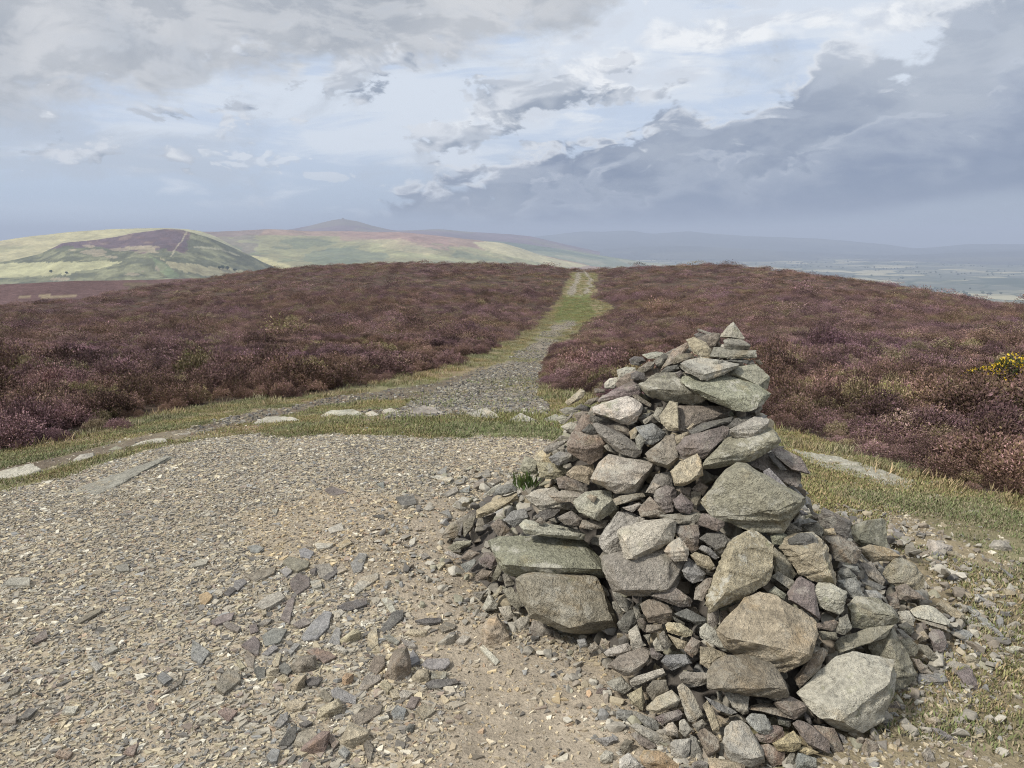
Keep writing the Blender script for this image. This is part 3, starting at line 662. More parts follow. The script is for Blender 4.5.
GROUND_ST = '''
q l S|360,195 375,140 520,185 465,250 370,250|A:pale block on the turf;pale block with a thin slab on the turf right of the cairn
q t|460,225 545,220 600,270|
q l S|800,185 840,140 900,150 945,200 890,220|A:rounded grey turf stone;rounded pale grey stone alone on the turf at far right
q s|855,340 950,395 940,410|
q s|605,610 660,610 820,750 780,765|A:long blue slate;long blue-grey slate lying in dirt right of the cairn
q l|730,590 760,565 830,600 770,610|
q s|90,60 210,130 120,100|
r s|375,70 410,45 490,65 470,95|
r s|260,560 310,565 400,610 330,605|
r t S|245,510 290,500 320,530 290,555|
r g|480,560 530,550 550,580 500,590|
r l|650,140 700,135 750,145 690,160|
r g S|230,690 260,660 290,730 240,740|
8 t S|145,560 180,510 235,490 320,620 240,675 155,665|A:tan ground block;tan block resting on bare soil left of the cairn
8 l|125,690 150,680 255,765 230,790|;pale stick-like stone on the bare soil beside the tan block
5 l|30,170 80,160 180,180 160,198|
5 s|180,205 260,170 250,210 200,220|
5 b|355,230 480,180 490,195 380,245|
5 s|70,145 140,105 135,150|
5 l|170,350 240,305 310,320 200,365|
5 g|115,280 200,230 215,260 140,295|
5 s|215,260 290,225 280,270|
5 g|310,210 380,180 380,225 310,235|
5 g|340,150 410,130 420,165 350,170|
5 s|100,400 150,380 170,420|
A l|50,190 130,155 180,165 170,185 70,200|
A s|440,70 490,65 540,85 500,110 450,100|
A s|760,95 800,85 860,110 830,145 770,130|
A l|860,55 930,35 990,50 960,75 880,85|
A G|655,165 700,135 830,170 820,205 750,225 690,200|A:greenish plate;greenish grey plate at the upper end of the slate scatter
A s|640,225 690,195 720,230 680,260|
A b|410,250 520,225 620,205 600,240 480,285|A:curved brown slab;curved brown-edged slab on the upper left of the scatter
A s|340,330 350,290 410,275 430,300 370,350|
A d|280,370 320,330 360,350 310,385|
A o|120,380 180,365 210,395 160,440 125,420|;orange-tinted stone at the left fringe of the slate scatter
A p|700,290 760,250 830,270 830,320 750,370 710,330|A:maroon plate;maroon rounded plate in the slate scatter
A l|470,440 560,380 640,360 675,400 590,450 530,470|A:pale ridged slab;pale ridged slab with dark edges in the slate scatter
A p|640,530 690,420 740,390 730,480 700,555|
A g|860,200 960,190 990,230 950,280 890,260|
A d|910,270 1000,190 1010,240 950,280|
A g|830,290 900,285 910,330 850,340|
A d S|830,220 870,205 880,260 850,270|
A p|190,550 270,510 350,495 330,540 230,570|
A p|255,545 300,550 390,590 370,615 300,590|
A g|490,570 540,535 590,535 560,570|
A p|440,580 490,570 505,610 450,625|
A s|520,640 600,600 690,610 640,680 540,700|
A s|770,640 840,560 930,500 975,510 950,590 880,650 800,660|A:big blue slate;biggest blue-grey slate in the middle of the scatter
A p|720,570 800,530 840,560 760,590|
A p|390,700 480,650 515,690 500,755 440,740|
A s|520,760 600,700 630,720 560,768|
A s|690,740 730,690 770,700 710,760|
A t|800,430 830,400 860,420 820,445|
A s|940,690 1000,600 1024,600 1024,690|
A l|980,490 1020,475 1024,520 990,525|
A t|520,480 550,470 555,500 530,510|
B t|55,70 110,20 140,45 90,80|
B s|130,180 190,125 240,130 200,220 150,230|A:dark folded slate;dark folded slate at the upper right of the scatter
B t|30,220 80,180 110,220 50,245|
B l|140,340 200,270 310,245 310,280 220,340 170,370|A:pale kite slab;pale kite-shaped slab on the right of the scatter
B d|40,465 80,435 240,405 240,440 130,475|
B l|20,490 70,475 95,490 50,525|
B l|325,410 370,400 430,490 390,490|
B d|320,590 400,500 470,490 470,530 360,610|A:dark diamond slate;dark diamond-shaped slate on the right of the scatter
B d|540,550 620,530 715,525 710,550 620,565|
B t S|475,630 510,600 620,615 610,650 530,655|
B b|690,590 740,555 810,570 800,590 720,615|
B t S|60,670 150,600 190,620 130,690 80,700|
B t|240,700 240,640 300,590 310,690 270,720|
B g|340,650 380,635 450,680 430,700|
B g|450,660 540,690 550,715 480,700|
B l|800,680 850,640 900,650 860,690|
B l S|680,700 760,630 800,640 770,690 720,710|
B t|670,195 720,170 740,180 700,215|;small cream stone alone on bare soil left of the cairn
B g|580,130 610,112 640,130 600,150|
B s|10,640 30,600 75,620 50,670|
B l|20,720 50,700 115,735 100,750|
C b|410,60 430,10 480,50 470,120 430,110|
C t|355,75 380,70 420,120 385,130|
C t|590,90 620,30 650,30 630,110 600,120|
C d|470,140 500,120 545,130 545,180 500,195|
C t S|550,140 580,120 630,130 605,190 555,190|
C d|630,110 670,80 720,140 690,170 640,150|
C t S|620,190 660,165 700,190 690,225 640,220|
C b S|710,110 760,60 850,55 860,110 760,175 720,150|A:brown ridged block;brown ridged block at the heart of the scatter
C r|810,20 870,0 960,20 1005,45 920,90 850,50|A:brown diamond slab;flat brown diamond slab at the heart of the scatter
C b|225,230 300,140 370,150 390,200 280,278 240,260|A:lone brown slab;brown slab lying alone at the left of the scatter
C r|240,410 290,385 370,400 310,460|;reddish diamond chip half buried left of the scatter
C t S|700,240 740,190 800,170 790,230 730,285|
C d|800,210 850,180 915,190 880,230 820,240|
C t|660,350 740,325 810,355 780,385 700,390|
C s|600,490 640,430 690,405 690,460 640,505|
C d|630,610 690,530 750,490 740,570 700,615|
C b|720,610 760,540 850,520 885,560 800,620|
C r S|760,670 790,620 880,590 890,550 945,550 930,680 850,685|A:pinkish tan brick;pinkish tan brick-like stone at the lower end of the scatter
C t S|870,460 880,390 1000,330 1030,370 960,430|A:buff loaf stone;buff loaf-shaped stone in the lower scatter
C s|550,690 590,640 640,650 620,720 580,725|
C b|880,300 920,260 980,320 960,340|
C b|940,570 970,550 1020,600 980,640|
C d|760,480 820,460 850,475 800,500|
D b S|350,180 400,30 480,5 510,120 430,220 380,210|A:big upright shard;biggest brown-grey stone of the scatter, upright and tapering
D b|245,130 280,60 350,60 350,110 300,155|
D s|500,60 530,10 580,80 540,100 510,110|
D s|580,95 620,65 760,75 770,100 740,130 640,125|
D t S|520,190 560,140 630,140 635,200 560,225|
D g|640,150 750,150 740,185 650,195|
D d|610,230 660,205 800,190 830,210 700,245 640,250|A:dark bar shard;long dark bar-shaped shard on the right fringe of the scatter
D g|180,260 220,180 320,170 330,200 230,260|
D s|5,270 50,250 170,310 165,355 70,335 10,300|A:dark speckled slate;dark blue speckled slate in the lower scatter
D o S|75,190 100,160 145,165 130,240 95,250|
D t|310,240 350,200 400,240 370,280|
D t|380,280 430,250 450,310 400,320|
D l|440,290 470,265 530,285 500,315 450,315|
D b|130,440 250,380 340,360 320,410 180,495|
D t S|60,600 110,490 240,545 160,650 110,640|A:cream block;largest cream block at the lower end of the scatter
D d S|480,510 510,480 540,490 530,545 490,545|;small dark blue stone alone below the slate scatter
D s|390,410 430,370 490,390 470,450 410,445|
D t|550,400 600,350 680,390 640,420 600,450|
D l|300,440 370,430 380,445 310,460|
D s|50,660 90,630 130,660 100,700|
D b|215,620 240,590 280,630 260,720 240,700|
D p|480,370 520,310 580,320 540,380|
E p|145,180 210,130 220,170 160,195|;dark purple shard on the gravel at far left
E s|870,260 880,190 960,235 920,280|A:two-tone slate;blue slate with a brown side left of the scatter
E s|715,350 740,320 790,360 750,385|
E b|760,410 850,345 830,380 720,440|
E d|80,540 130,490 170,500 130,535|
E b|0,560 30,520 80,525 70,560|
E l|280,510 300,485 360,485 340,515|
E r|250,710 270,685 335,690 310,720|;reddish brown shard near the lower left corner
E r|560,700 580,675 635,655 610,705|
E b|335,95 400,60 470,35 460,55 360,100|
E r|670,480 700,470 715,490 690,505|
E l|470,235 520,205 540,220 490,245|
E l|410,290 440,280 475,295 440,320|
E d|0,360 50,345 30,370|
E b|30,420 100,395 80,420 40,435|
I l|5,275 25,258 80,262 80,282|A:white-grey plate;pale plate at the left edge of the gravel
I g|305,230 340,222 345,240 315,242|
I t|245,250 270,240 270,252|
f p|615,425 650,415 720,435 650,445|;purple sliver lying alone on the upper gravel
f s|840,400 870,390 870,415|
f d|920,460 1000,455 1010,480 950,490|
f t|570,655 600,640 665,655 600,680|
f t|680,650 710,630 735,650 690,675|
f s|285,670 320,660 360,680 320,690|
f l|630,590 690,570 700,595 640,605|
f l|390,510 420,505 410,525|
f d|820,535 870,530 870,545|
'''
ROCKS = '''
G g|317,338 348,312 604,225 860,128 880,138 720,215 614,262 600,285 440,352 335,412|345,326 612,238 862,134|long low grey bedrock ledge half sunk in the gravel on the left
H w|-40,85 60,125 180,120 260,145 400,200 520,225 530,245 480,280 400,240 200,180 60,150||long white-lichened bedrock ledge in turf behind the cairn's right side
H l|580,295 640,290 660,320 600,328||small pale rock flush with the turf below the bedrock ledge
H g|740,370 800,360 850,390 790,398||grey flat rock flush with the turf, far right
H t|820,405 900,410 980,440 880,435||buff flat rock flush with the turf, far right
J w|-60,660 120,630 200,595 265,630 150,680 0,697 -60,700||white rock at the gravel's edge by the left picture margin
J t|300,632 340,610 390,620 345,636||tiny tan rock right of the white rock at the gravel's far left edge
J l|445,590 510,540 600,525 600,545 520,582||pale grey rock, second rock along the gravel's left edge
J G|690,512 740,485 790,495 770,508||low mossy rock in grass along the gravel's left edge
J w|810,497 900,455 1000,435 1060,435 1070,455 900,487||long low white rock along the gravel's left edge
f l|-40,180 20,168 80,172 70,186 -30,192||flat pale rock at the gravel's upper left edge
f w|305,142 370,112 430,120 480,112 510,128 420,138 320,150||pale two-humped rock on the far rim of the gravel
f w|590,112 640,85 740,80 775,95 775,110 620,117||largest pale rock on the far rim beside the track
f l|790,97 820,86 850,105 800,113||small grey rock right of the largest rim rock
f l|865,85 900,74 940,95 880,102||low grey rock left of the dark-sided rim rock
K g|76,462 110,448 140,454 168,472 125,476 85,470||rim rock with a dark left side at the track's mouth
K l|225,467 272,453 300,470 312,486 250,476||pale rim rock left of centre at the track's mouth
K l|328,486 360,467 402,486 360,492||rounded grey rim rock at the track's mouth
K g|418,482 450,470 478,487 440,492||rim rock half hidden at the cairn's left
'''
# ------------------------------------------------------------------ cairn: the shape of the pile
AX = np.array([1.0, 3.35]); ZL = np.array([0, .1, .25, .42, .7, .84, 1.0, 1.1, 1.22])
PROF = {0: [1.1,.92,.62,.40,.27,.18,.15,.11,0], 45: [1.15,.92,.62,.44,.30,.2,.15,.11,0], 90: [1.25,1.05,.8,.6,.4,.28,.17,.11,0], 135: [1.9,1.5,1.2,1.0,.8,.6,.35,.18,0],
        180: [1.45,1.22,1.12,1.02,.84,.70,.42,.2,0], 215: [1.0,.95,.87,.78,.62,.5,.35,.15,0], 250: [1.33,1.18,1.0,.84,.56,.44,.27,.14,0], 268: [1.33,1.18,1.0,.82,.54,.40,.24,.14,0], 286: [1.06,1.0,.90,.72,.47,.34,.21,.13,0], 315: [1.02,.88,.72,.55,.38,.26,.18,.12,0], 360: [1.1,.92,.62,.40,.27,.18,.15,.11,0]}
_pa = np.array(sorted(PROF)); _pr = np.array([PROF[a] for a in _pa])
def pile(x, y):
    x = np.atleast_1d(x); y = np.atleast_1d(y)
    rho = np.hypot(x - AX[0], y - AX[1]); th = np.degrees(np.arctan2(y - AX[1], x - AX[0])) % 360
    Rz = np.stack([np.interp(th, _pa, _pr[:, k]) for k in range(len(ZL))], 1)
    z = np.full(len(rho), 0.0)
    for k in range(len(ZL) - 1):
        r0 = Rz[:, k]; r1 = Rz[:, k + 1]; m = (rho <= r0) & (rho > r1)
        z[m] = (ZL[k] + (ZL[k + 1] - ZL[k]) * (r0 - rho)[m] / (r0 - r1 + 1e-9)[m])
    return np.where(rho < 1e-6, ZL[-1], z), rho
def pile_depth(px, py):
    W = ray(px, py); t = np.linspace(1.5, 6.5, 1001); P = EYE + W * t[:, None]
    h, rho = pile(P[:, 0], P[:, 1]); gz = height(P[:, 0], P[:, 1], False); d = P[:, 2] - np.maximum(h + gz, gz)
    if (d < 0).any(): return t[np.argmax(d < 0)]
    k = rho < 1.0; d2 = np.where(k, d, 9); return t[np.argmin(d2)]

BASE = dict(g=(.262,.242,.202), l=(.385,.36,.30), t=(.365,.315,.225), b=(.235,.203,.162), p=(.205,.175,.155), d=(.145,.136,.122), s=(.245,.239,.222), r=(.25,.198,.16), w=(.47,.435,.36), y=(.42,.36,.22), o=(.40,.295,.18), G=(.262,.25,.188))
WORD = dict(g='grey', l='pale grey', t='tan', b='brown-grey', p='purplish', d='dark', s='blue-grey', r='pinkish brown', w='whitish', y='yellowish', o='orange-tan', G='green-grey')
def parse(txt):
    out = []
    for line in txt.strip().splitlines():
        f = line.split('|'); h = f[0].split()
        tx, ty, ts = TILE[h[0]]
        conv = lambda s, tx=tx, ty=ty, ts=ts: np.array([[tx + float(a.split(',')[0]) / ts, ty + float(a.split(',')[1]) / ts] for a in s.split()]) if s.strip() else None
        out.append((h, f, conv))
    return out
def area(P):
    x, y = P[:, 0], P[:, 1]; return 0.5 * abs(np.dot(x, np.roll(y, -1)) - np.dot(y, np.roll(x, -1)))

def rock_mesh(name, pts, size, edge=0.05, target=None, rough=1.0, seed=0, bed=None, cuts=0):
    """worn broken stone: hull of the corner points, edges chipped, faces roughened"""
    rnd = random.Random(seed)
    bm = bmesh.new()
    for p in pts: bm.verts.new(p)
    r = bmesh.ops.convex_hull(bm, input=bm.verts[:])
    junk = list({e for e in r['geom_interior'] + r['geom_unused'] if isinstance(e, bmesh.types.BMVert) and e.is_valid})
    if junk: bmesh.ops.delete(bm, geom=junk, context='VERTS')
    for _ in range(cuts):                # knock corners off
        n = Vector((rnd.gauss(0, 1), rnd.gauss(0, 1), rnd.gauss(0, .8))).normalized()
        ds = [v.co.dot(n) for v in bm.verts]; hi, lo = max(ds), min(ds); d = hi - (hi - lo) * rnd.uniform(.02, .065)
        r = bmesh.ops.bisect_plane(bm, geom=bm.verts[:] + bm.edges[:] + bm.faces[:], plane_co=n * d, plane_no=n, clear_outer=True)
        cs = [v.co.copy() for v in bm.verts]; bm.free(); bm = bmesh.new()
        for p in cs: bm.verts.new(p)
        bmesh.ops.remove_doubles(bm, verts=bm.verts[:], dist=size * 1e-4)
        r = bmesh.ops.convex_hull(bm, input=bm.verts[:])
        junk = list({e for e in r['geom_interior'] + r['geom_unused'] if isinstance(e, bmesh.types.BMVert) and e.is_valid})
        if junk: bmesh.ops.delete(bm, geom=junk, context='VERTS')
    bmesh.ops.dissolve_limit(bm, angle_limit=R(9), verts=bm.verts[:], edges=bm.edges[:])
    bmesh.ops.bevel(bm, geom=bm.edges[:], offset=edge * size, segments=1, profile=0.5, affect='EDGES', clamp_overlap=True)
    bmesh.ops.triangulate(bm, faces=bm.faces[:])
    target = target or size / 13
    for _ in range(5):
        es = [e for e in bm.edges if e.calc_length() > target]
        if not es or len(bm.verts) > 4500: break
        bmesh.ops.subdivide_edges(bm, edges=es, cuts=1)
        bmesh.ops.triangulate(bm, faces=[f for f in bm.faces if len(f.verts) > 3])
    bm.normal_update()
    o = Vector((rnd.uniform(-50, 50), rnd.uniform(-50, 50), rnd.uniform(-50, 50)))
    bed = Vector(bed if bed is not None else (rnd.gauss(0, .35), rnd.gauss(0, .35), 1)).normalized()
    a1 = 0.018 * size * rough; a2 = 0.016 * size * rough; a3 = 0.022 * size * rough; mv = []
    for v in bm.verts:
        p = v.co / size
        n = mnoise.fractal(p * 1.7 + o, 0.9, 2.1, 3) * a1
        n += -abs(mnoise.noise(p * 4.5 + o)) * a2 * 1.6 + mnoise.noise(p * 10 + o) * a2 * 0.45
        b = p.dot(bed); side = 1 - abs(v.normal.dot(bed))
        st = mnoise.noise(Vector((b * 11, p.x * .8, p.y * .8)) + o)
        n += (0.5 if st > 0.05 else -0.5) * a3 * side + st * a3 * 0.6 * side
        mv.append(v.normal * n)
    for v, d in zip(bm.verts, mv): v.co += d
    bmesh.ops.recalc_face_normals(bm, faces=bm.faces[:])
    me = bpy.data.meshes.new(name); bm.to_mesh(me); bm.free()
    me.polygons.foreach_set('use_smooth', np.ones(len(me.polygons), bool))
    me.set_sharp_from_angle(angle=R(38))
    return me

things = []       # (object, kind of set, picture centre, colour word, size, outline, anchor, given label)
def finish_stone(name, cat, me, centre, code, lichen, group, P, anchor, desc, seed):
    rnd = random.Random(seed * 3 + 1)
    o = link(name, me, M_STONE); o.location = centre
    c = np.array(BASE[code]) * rnd.uniform(.88, 1.12) * np.array([rnd.uniform(.97, 1.03) for _ in range(3)])
    o.color = (*c, lichen); o['category'] = cat; o['group'] = group
    things.append(dict(o=o, c=P.mean(0), code=code, a=area(P), P=P, anchor=anchor, desc=desc, set=group))
    return o
def split_desc(s):
    if not s: return None, None
    a, d = (s.split(';') + [None])[:2]
    return (a[2:] if a.startswith('A:') else None), d

for si, (h, f, conv) in enumerate(parse(CAIRN)):
    P = conv(f[1]); RG = conv(f[2]) if f[2].strip() else None; anchor, desc = split_desc(f[3])
    code = h[1]; off = float(h[2]) / 100; lich = 0.35
    for x in h[3:]:
        if x[0] == 'L': lich = float(x[1:]) / 9
    rnd = random.Random(1000 + si)
    P = P.mean(0) + (P - P.mean(0)) * 1.06; c = P.mean(0); spx = math.sqrt(area(P)); D = pile_depth(*c) - off; k = D / F; size = spx * k
    thin = (P[:, 1].max() - P[:, 1].min()) < 0.42 * (P[:, 0].max() - P[:, 0].min())
    tilt = 0.95 if thin else 0.42
    pts = []
    def at(p, extra):
        dep = D + tilt * (c[1] - p[1]) * k + extra; return EYE + ray(*p) * dep
    for p in P: pts.append(at(p, rnd.uniform(-.05, .05) * size))
    if RG is not None:
        for p in RG: pts.append(at(p, -rnd.uniform(.26, .34) * size))
        q = c + (np.array([c[0], P[:, 1].max()]) - c) * 0.45
        pts.append(at(q, -.22 * size))
    else:
        w = (P[:, 0].max() - P[:, 0].min()) / 2; hh = (P[:, 1].max() - P[:, 1].min()) / 2
        tl = rnd.uniform(-.25, .25)
        for s in (-1, 1):
            q = c + np.array([s * w * rnd.uniform(.35, .6), hh * (rnd.uniform(-.32, .12) + s * tl)])
            if inpoly(q[:1], q[1:], P.tolist())[0]: pts.append(at(q, -rnd.uniform(.2, .3) * size))
        q = c + np.array([rnd.uniform(-.3, .3) * w, .35 * hh])
        pts.append(at(q, -rnd.uniform(.16, .26) * size))
    th = rnd.uniform(.5, .75)
    for p in P: pts.append(at(c + (p - c) * .72, th * size + rnd.uniform(-.08, .08) * size))
    pts = np.array(pts); ctr = pts.mean(0)
    me = rock_mesh('cairn_stone', (pts - ctr).tolist(), size, edge=rnd.uniform(.007, .018), cuts=7 if spx > 22 else 4, target=max(size / (22 if spx > 45 else 13), 0.0075), seed=si)
    finish_stone('cairn_stone', 'stone', me, ctr, code, lich, 'stones piled in the cairn', P, anchor, desc, si)

# stones lying loose on the ground
for si, (h, f, conv) in enumerate(parse(GROUND_ST)):
    P = conv(f[1]); anchor, desc = split_desc(f[2]); code = h[1]; stand = 'S' in h[2:]
    rnd = random.Random(3000 + si); c = P.mean(0); spx = math.sqrt(area(P))
    low = np.array([c[0], P[:, 1].max()])
    G0 = hit_ground([low])[0]; D = (G0 - EYE) @ FW; k = D / F; size = spx * k
    pts = []
    if stand:                         # a block with visible height: sits on the ground at its lowest point
        for p in P: pts.append(EYE + ray(*p) * (D + .45 * (low[1] - p[1]) * k + rnd.uniform(0, .06) * size))
        q = c + np.array([rnd.uniform(-.2, .2) * spx, rnd.uniform(-.15, .15) * spx]); pts.append(EYE + ray(*q) * (D - .12 * size))
        pts += [(p + (FW * np.array([1, 1, 0])) * size * .6) * np.array([1, 1, 0]) + np.array([0, 0, p[2] - .015]) for p in np.array(pts[:len(P)])]
        pts += [np.array([p[0], p[1], G0[2] - .012]) for p in pts[:len(P)]]
    else:                             # a flat shard lying on the gravel
        th = min(max(size * rnd.uniform(.13, .22), .008), .03); gz = float(height(G0[0], G0[1])[0]) + th + .006
        tx, ty = rnd.uniform(-.10, .10), rnd.uniform(0, .16)
        Q = []
        for p in P:
            w = ray(*p); t = (gz - EYE[2]) / w[2]; Q.append(EYE + w * t)
        Q = np.array(Q); qc = Q.mean(0); Q[:, 2] += (Q[:, 0] - qc[0]) * tx + (Q[:, 1] - qc[1]) * ty
        pts = list(Q + np.array([[0, 0, rnd.uniform(-.15, .15) * th] for _ in Q])) + list(qc + (Q - qc) * np.array([.97, .97, 1]) - np.array([0, 0, th * 1.5]))
    pts = np.array(pts); ctr = pts.mean(0)
    me = rock_mesh('slate_shard', (pts - ctr).tolist(), size, edge=.03, target=max(size / 9, .007), rough=.55 if not stand else .9, seed=5000 + si)
    finish_stone('loose_stone' if stand else 'slate_shard', 'stone', me, ctr, code, .2, 'loose stones scattered on the ground', P, anchor, desc, 5000 + si)

# bedrock and boulders half buried round the rim of the hilltop
for si, (h, f, conv) in enumerate(parse(ROCKS)):
    P = conv(f[1]); RG = conv(f[2]) if f[2].strip() else None; code = h[1]
    Gs = hit_ground(P); rnd = random.Random(7000 + si); low = int(np.argmax(P[:, 1])); c = P.mean(0)
    D0 = np.nanmin((Gs - EYE) @ FW); k = D0 / F; size = math.sqrt(area(P)) * k; flat = si in (1, 2, 3, 4, 10)
    pts = []
    for i, p in enumerate(P):
        Gp = hit_ground([p])[0]; dg = (Gp - EYE) @ FW
        dd = D0 + (dg - D0) * (0.93 if flat else 0.935 if si == 0 else 0.22); q = EYE + ray(*p) * dd; pts.append(q)
    top = np.array(pts)
    if RG is not None:
        for p in RG:
            Gp = hit_ground([p])[0]; dg = (Gp - EYE) @ FW; pts.append(EYE + ray(*p) * (D0 + (dg - D0) * (.885 if si == 0 else .08)))
    for q in top:
        gz = float(height(q[0], q[1])[0]); pts.append(np.array([q[0], q[1], min(q[2], gz) - .06])); 
        if not flat: pts.append(np.array([q[0], q[1] + .35 * size, min(q[2], gz) - .03 + .02 * (q[2] - gz)]))
    pts = np.array(pts); ctr = pts.mean(0)
    me = rock_mesh('embedded_rock', (pts - ctr).tolist(), size, edge=.05, target=max(size / 20, .012), rough=1.9 if flat else 1.2, seed=7000 + si)
    o = finish_stone('embedded_rock', 'rock', me, ctr, 'l' if code == 'w' else code, .9 if code == 'w' else .4, 'rocks half buried round the hilltop', P, None, f[3], 7000 + si)

# ---- labels: each stone told apart by look and by its neighbours
def shape_word(P):
    d = P - P.mean(0); w, _ = np.linalg.eigh(d.T @ d / len(d)); ar = math.sqrt(max(w[1], 1e-6) / max(w[0], 1e-6))
    return 'sliver' if ar > 3.2 else 'elongated stone' if ar > 1.9 else ('triangular stone' if len(P) == 3 else 'four-sided stone' if len(P) == 4 else 'stone')
def rel(v, gap):
    dx, dy = v; 
    if abs(dx) > 2.2 * abs(dy): return 'right of' if dx > 0 else 'left of'
    if abs(dy) > 2.2 * abs(dx): return 'below' if dy > 0 else 'above'
    return ('below' if dy > 0 else 'above') + (' right of' if dx > 0 else ' left of')
anchors = [t for t in things if t['anchor']]
used = set(t['desc'] for t in things if t['desc'])
for t in things:
    if t['desc']: t['o']['label'] = t['desc']; continue
    size = 'tiny' if t['a'] < 70 else 'small' if t['a'] < 260 else 'medium' if t['a'] < 700 else 'large'
    head = f"{size} {WORD[t['code']]} {shape_word(t['P'])}"
    near = sorted([a for a in anchors if a['set'] == t['set']], key=lambda a: np.hypot(*(a['c'] - t['c'])))[:7]
    cand = [f"{head} {rel(t['c'] - a['c'], 0)} the {a['anchor']}" for a in near[:2]]
    head2 = f"{WORD[t['code']]} {shape_word(t['P'])}"
    for i in range(5):
        for j in range(i + 1, 6):
            if j < len(near): cand.append(f"{head2} {rel(t['c'] - near[i]['c'], 0)} the {near[i]['anchor']}, {rel(t['c'] - near[j]['c'], 0)} the {near[j]['anchor']}")
    for s in cand:
        if s not in used and len(s.split()) <= 16: used.add(s); t['o']['label'] = s; break
    else: print('NO LABEL', head)

# ---- rubble: the small stones that fill the pile, too many to tell apart
def little_rock(r):
    n = rng.integers(9, 14); p = rng.normal(size=(n, 3)); p /= np.linalg.norm(p, axis=1)[:, None]
    p *= rng.uniform(.75, 1.0, (n, 1)) * np.array([1.0, rng.uniform(.6, 1.0), rng.uniform(.35, .7)])
    bm = bmesh.new()
    for q in p: bm.verts.new(q)
    rr = bmesh.ops.convex_hull(bm, input=bm.verts[:])
    junk = [e for e in rr['geom_interior'] + rr['geom_unused'] if isinstance(e, bmesh.types.BMVert) and e.is_valid]
    if junk: bmesh.ops.delete(bm, geom=list(set(junk)), context='VERTS')
    bmesh.ops.bevel(bm, geom=bm.edges[:], offset=.06, segments=1, affect='EDGES', clamp_overlap=True)
    bmesh.ops.triangulate(bm, faces=bm.faces[:]); bm.verts.index_update()
    v = np.array([q.co[:] for q in bm.verts]); f = np.array([[x.index for x in q.verts] for q in bm.faces]); bm.free()
    return v, f
LIB = [little_rock(1) for _ in range(60)]
def rotmat(yaw, tx, ty):
    a = np.array([[math.cos(yaw), -math.sin(yaw), 0], [math.sin(yaw), math.cos(yaw), 0], [0, 0, 1]])
    b = np.array([[1, 0, 0], [0, math.cos(tx), -math.sin(tx)], [0, math.sin(tx), math.cos(tx)]])
    c = np.array([[math.cos(ty), 0, math.sin(ty)], [0, 1, 0], [-math.sin(ty), 0, math.cos(ty)]])
    return b @ c @ a
PAL = [np.array(BASE[k]) for k in 'ggglllbbtsdG']
VV, FF, CC, base = [], [], [], 0
def put_rock(p, r, col):
    global base
    v, f = LIB[rng.integers(len(LIB))]; m = rotmat(rng.uniform(0, 6.28), rng.normal(0, .45), rng.normal(0, .45))
    VV.append((v * r) @ m.T + p); FF.append(f + base); CC.append(np.tile(col, (len(v), 1))); base += len(v)
# core of the pile, a little inside its surface
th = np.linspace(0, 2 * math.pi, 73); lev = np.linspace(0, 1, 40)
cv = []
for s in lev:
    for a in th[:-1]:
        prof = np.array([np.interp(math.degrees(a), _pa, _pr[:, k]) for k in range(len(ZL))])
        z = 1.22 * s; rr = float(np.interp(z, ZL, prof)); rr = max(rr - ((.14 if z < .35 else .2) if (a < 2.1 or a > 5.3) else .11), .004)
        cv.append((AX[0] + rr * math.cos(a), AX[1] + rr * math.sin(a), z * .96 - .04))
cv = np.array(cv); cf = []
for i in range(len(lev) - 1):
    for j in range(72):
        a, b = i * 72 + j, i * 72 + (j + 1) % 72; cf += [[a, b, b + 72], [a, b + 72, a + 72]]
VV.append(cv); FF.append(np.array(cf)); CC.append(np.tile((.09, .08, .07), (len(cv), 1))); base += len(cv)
for _ in range(2600):
    a = rng.uniform(0, 2 * math.pi); prof = np.array([np.interp(math.degrees(a), _pa, _pr[:, k]) for k in range(len(ZL))])
    z = 1.17 * (1 - math.sqrt(rng.uniform(0, 1))) if rng.uniform() < .75 else rng.uniform(0, 1.12)
    r = float(np.clip(rng.lognormal(math.log(.042), .35), .02, .075)); rr = float(np.interp(z, ZL, prof)) - r * 1.0 - ((.10 if z < .35 else .17) if (a < 2.1 or a > 5.3) else .065)
    if rr < .02: continue
    put_rock(np.array([AX[0] + rr * math.cos(a), AX[1] + rr * math.sin(a), z * .97]), r, PAL[rng.integers(len(PAL))] * rng.uniform(.75, 1.1))
# small spall round the foot of the pile
nf = 0
while nf < 1500:
    a = rng.uniform(0, 2 * math.pi); r0 = float(np.interp(math.degrees(a), _pa, _pr[:, 0])); d = abs(rng.normal(0, .20)) - .06
    if 195 < math.degrees(a) < 262: d *= .5
    x, y = AX[0] + (r0 + d) * math.cos(a), AX[1] + (r0 + d) * math.sin(a); r = float(np.clip(rng.lognormal(math.log(.017), .45), .007, .04))
    put_rock(np.array([x, y, float(height(x, y, True)[0]) + r * .25]), r, PAL[rng.integers(len(PAL))] * rng.uniform(.8, 1.15)); nf += 1
for _ in range(230):             # loose apron on the right
    a = rng.uniform(-.95, .75); r0 = float(np.interp(math.degrees(a) % 360, _pa, _pr[:, 0])); d = abs(rng.normal(0, .30)) - .12
    x, y = AX[0] + (r0 + d) * math.cos(a), AX[1] + (r0 + d) * math.sin(a); r = float(np.clip(rng.lognormal(math.log(.024), .45), .010, .05))
    put_rock(np.array([x, y, float(height(x, y, True)[0]) + float(pile(x, y)[0][0]) * .8 + r * .25]), r, PAL[rng.integers(len(PAL))] * rng.uniform(.75, 1.05))
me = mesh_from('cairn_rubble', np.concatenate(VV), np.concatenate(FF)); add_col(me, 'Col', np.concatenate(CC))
tag(link('cairn_rubble', me, M_RUB), 'small stone rubble packed inside the cairn and round its foot', kind='stuff')
